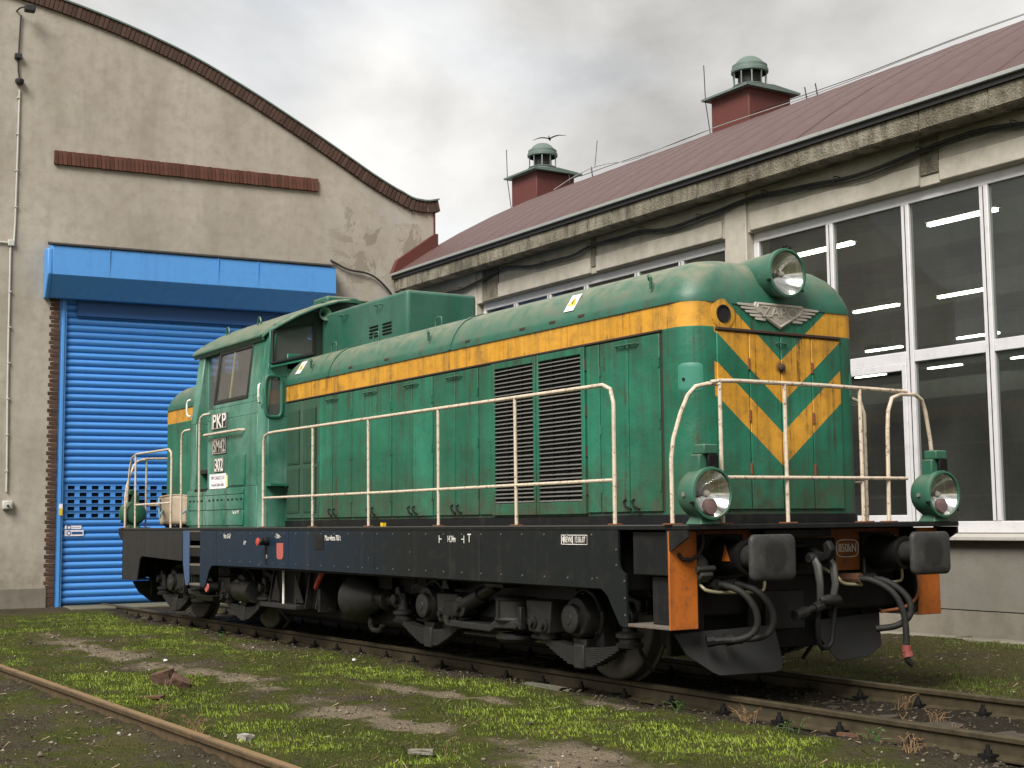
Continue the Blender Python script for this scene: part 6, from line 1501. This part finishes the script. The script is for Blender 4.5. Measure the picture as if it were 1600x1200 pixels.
def make_straw():
    rng = np.random.RandomState(23); N = 26000
    x, y = scatter(N, rng, -7, 10.5, -8.0, 4.6)
    pr = .30+.5*(y < YF)+.45*np.exp(-((y+.95)/.35)**2)+.35*(y > 1.1); k = (rng.rand(N) < pr*np.clip(fbm(x, y, 1.4, 3, 33)*2.2-.45, 0, 1)) & (np.minimum(np.abs(np.abs(y)-.75), np.abs(y-YF)) > .07)
    x, y = x[k], y[k]; n = len(x); a = rng.rand(n)*6.283; L = .02+.06*rng.rand(n)**2; w = .0018+.003*rng.rand(n)**2
    z = ground_z(x, y)+.006; dx, dy = np.cos(a)*L, np.sin(a)*L; px, py = -np.sin(a)*w, np.cos(a)*w; up = rng.uniform(-.2, .7, n)*L*.6
    V = np.empty((n, 4, 3)); V[:, 0] = np.stack([x-px, y-py, z], -1); V[:, 1] = np.stack([x+px, y+py, z], -1); V[:, 2] = np.stack([x+dx+px, y+dy+py, z+up+.004], -1); V[:, 3] = np.stack([x+dx-px, y+dy-py, z+up], -1)
    o = quads_mesh('dead_grass', V.reshape(-1, 3), np.arange(n*4).reshape(n, 4), 'straw_mix', np.repeat(rng.rand(n), 4)); tag(o, 'dead stalks and straw strewn over the ground', 'dead grass', kind='stuff')
make_straw()
def gz(x, y): return float(ground_z(np.array([x]), np.array([y]))[0])
def weeds():
    rng = random.Random(12)
    plain('dry_stem', (.22, .14, .07), .8); plain('weed_leaf', (.06, .12, .025), .6); plain('dry_leaf', (.15, .075, .035), .8)
    spots = [(7.9, -.45, 'd', 'dry brown weed tuft beside the near rail at the right edge'), (8.25, -.35, 'd', 'tallest dry brown weed tuft at the right end of the near rail'), (7.45, -1.08, 'g', 'low green broad-leaved weed against the near rail, right of the wheels'),
             (8.15, -.98, 'g', 'green leafy weed in front of the rail near the right edge'), (6.9, -.98, 'd', 'reddish dry weed at the outer side of the near rail'), (6.2, -1.05, 'g', 'small green weed below the front step'),
             (7.6, .25, 'd', 'straw-coloured dry grass tuft between the rails'), (7.1, .45, 'd', 'dry grass tuft between the rails under the coupling'), (4.45, -4.58, 'd', 'reddish dead weed leaning on the foreground rail'),
             (5.15, -4.55, 'd', 'dead brown weed at the foreground rail, nearer the camera'), (6.9, -3.5, 's', 'bent straw stalk in the grass near the lower edge'), (2.2, -3.75, 's', 'thin dark stalk beside the broken brick'), (-3.0, -1.25, 'g', 'small weed beside the rear bogie'), (8.9, .15, 'd', 'dry tuft between the rails at the right edge'), (8.6, -1.15, 'd', 'withered brown weed patch in front of the near rail at the right edge')]
    for x, y, k, lab in spots:
        e = empty('weed', (x, y, gz(x, y))); tag(e, lab, 'weed', 'weeds along the tracks')
        st = MB(); lf = MB(); n = {'d': 16, 'g': 9, 's': 2}[k]
        for i in range(n):
            a = rng.uniform(0, 6.28); h = rng.uniform(.06, .15)*(1.25 if k == 's' else .75 if k == 'g' else 1); r = rng.uniform(.02, .12)
            p = [(rng.uniform(-.05, .05), rng.uniform(-.05, .05), -.01)]; p += [(p[0][0]+r*math.cos(a)*.4, p[0][1]+r*math.sin(a)*.4, h*.65), (p[0][0]+r*math.cos(a), p[0][1]+r*math.sin(a), h*rng.uniform(.7, 1))]
            st.tube(p, [.0035, .0028, .0015], n=4)
            for j in range(3 if k != 's' else 1):
                t_ = rng.uniform(.3, 1); c = Vector(p[1]).lerp(Vector(p[2]), t_); b = rng.uniform(0, 6.28); s = rng.uniform(.012, .03)*(1.3 if k == 'g' else .8)
                d = Vector((math.cos(b), math.sin(b), rng.uniform(-.2, .5))).normalized(); sd_ = d.cross(Vector((0, 0, 1))).normalized()
                lf.add([tuple(c), tuple(c+d*s*.6+sd_*s*.35+Vector((0, 0, s*.12))), tuple(c+d*s*1.3), tuple(c+d*s*.6-sd_*s*.35+Vector((0, 0, s*.12)))], [(0, 1, 2, 3)])
        tag(st.build('stems', 'weed_leaf' if k == 'g' else 'dry_stem', e, fix=False), kind='stuff'); tag(lf.build('leaves', 'weed_leaf' if k == 'g' else 'dry_leaf', e, fix=False), kind='stuff')
weeds()
def litter():
    rng = random.Random(3)
    def lump(name, x, y, s, mat, lab, cat, rz=0, tilt=(0, 0), dz=0, rough=.12):
        bm = bmesh.new(); bmesh.ops.create_cube(bm, size=1); bmesh.ops.subdivide_edges(bm, edges=bm.edges, cuts=3, use_grid_fill=True)
        for v in bm.verts:
            n_ = noise.noise_vector(Vector(v.co)*2.3+Vector((x, y, 0)))*rough; v.co += n_
            v.co.x *= s[0]; v.co.y *= s[1]; v.co.z *= s[2]
        me = bpy.data.meshes.new(name); bm.to_mesh(me); bm.free(); me.materials.append(M[mat])
        o = bpy.data.objects.new(name, me); C.objects.link(o); o.location = (x, y, gz(x, y)+s[2]*.42+dz); o.rotation_euler = (tilt[0], tilt[1], rz); tag(o, lab, cat); return o
    brick_mat('brick_loose', (.10, .058, .040))
    lump('broken_brick', 1.90, -3.67, (.20, .12, .13), 'brick_loose', 'brown broken brick standing on edge in the grass', 'brick', .5, (.25, -.2))
    lump('broken_brick', 2.12, -3.60, (.16, .13, .09), 'brick_loose', 'broken brick end with a hole, lying right beside the upright brick', 'brick', 1.3, (.3, .4))
    lump('wood_chip', 2.72, -4.08, (.30, .07, .02), 'rust_steel', 'flat rusty brown splinter lying in front of the broken bricks', 'splinter', .55, (.1, -.08), .01, .03)
    lump('iron_scrap', 7.85, -.92, (.17, .045, .02), 'rust_steel', 'small orange-red scrap of iron beside the near rail', 'scrap', .2, (0, 0), .01, .03)
    lump('concrete_slab', 4.35, -1.06, (.55, .09, .04), 'concrete_slab', 'low strip of old concrete lying along the near rail', 'slab', .02, (0, 0), -.008, .09)
    lump('rubble_stone', 5.62, -4.36, (.09, .07, .05), 'plaster_patch', 'pale rubble stone next to the foreground rail', 'stone', .3)
    lump('rubble_stone', 6.75, -3.62, (.16, .08, .03), 'concrete_plinth', 'flat grey stone in the moss near the foreground rail', 'stone', .9)
    plain('litter_white', (.62, .62, .62), .5)
    for k, (x, y, lab) in enumerate(((1.05, -1.30, 'crumpled white paper near the middle of the near rail'), (8.65, -.62, 'white plastic scrap among the dry weeds at the right edge'), (-.2, -2.95, 'small white scrap on the worn dirt path'))):
        bm = bmesh.new(); bmesh.ops.create_icosphere(bm, subdivisions=2, radius=.022)
        for v in bm.verts: v.co *= 1+.5*noise.noise(v.co*45+Vector((k*3, 0, 0))); v.co.z *= .6
        me = bpy.data.meshes.new('litter'); bm.to_mesh(me); bm.free(); me.materials.append(M['litter_white'])
        o = bpy.data.objects.new('litter', me); C.objects.link(o); o.location = (x, y, gz(x, y)+.015); tag(o, lab, 'litter', 'white litter in the yard')
litter()
def chair():
    # small beige shell chair tipped over on the rear deck
    grimy('chair_beige', (.34, .27, .19), fade=.25, grime=.45, rough=.55); grimy('chair_tube', (.22, .36, .42), fade=.3, grime=.3, rough=.4)
    e = empty('shell_chair', (-5.2, -1.12, DK)); tag(e, 'beige shell chair with pale blue legs tipped over on the rear deck', 'chair')
    rows = []
    for i in range(9):
        u = i/8; row = []
        for j in range(9):
            v = j/8*2-1
            row.append((.10*v*v-.05*u+.02, v*(.20+.05*u)*(1-.12*(u > .95)), .05+.43*u-.03*v*v*u))
        rows.append(row)
    s = MB().grid(rows).build('back_shell', 'chair_beige', e, smooth=True); so = s.modifiers.new('solid', 'SOLIDIFY'); so.thickness = .016
    seat = [[(x-.03-.40*k/5, y*(1+.05*k/5), .06+.05*math.sin(k*.6)) for x, y, z in rows[0]] for k in range(6)]
    s = MB().grid(seat).build('seat_shell', 'chair_beige', e, smooth=True); so = s.modifiers.new('solid', 'SOLIDIFY'); so.thickness = .016
    MB().tube([(x+.01, y, z) for x, y, z in rows[8]], .014, n=6).build('shell_rim', 'chair_beige', e, smooth=True)
    for v in (-.16, .16):
        MB().tube([(-.55, v, .02), (.05, v*1.2, .03), (.13, v*1.3, .18), (.10, v*1.4, .44)], .013, n=8, smooth=1).build('leg', 'chair_tube', e, smooth=True)
        MB().tube([(-.42, v*1.3, .40), (-.05, v*1.2, .30), (.22, v, .20)], .013, n=8, smooth=1).build('leg', 'chair_tube', e, smooth=True)
    e.rotation_euler = (0, 0, R(-38))
chair()
scene.cycles.max_bounces = 7; scene.cycles.diffuse_bounces = 3; scene.cycles.glossy_bounces = 3; scene.cycles.transparent_max_bounces = 8; scene.cycles.caustics_reflective = False; scene.cycles.caustics_refractive = False
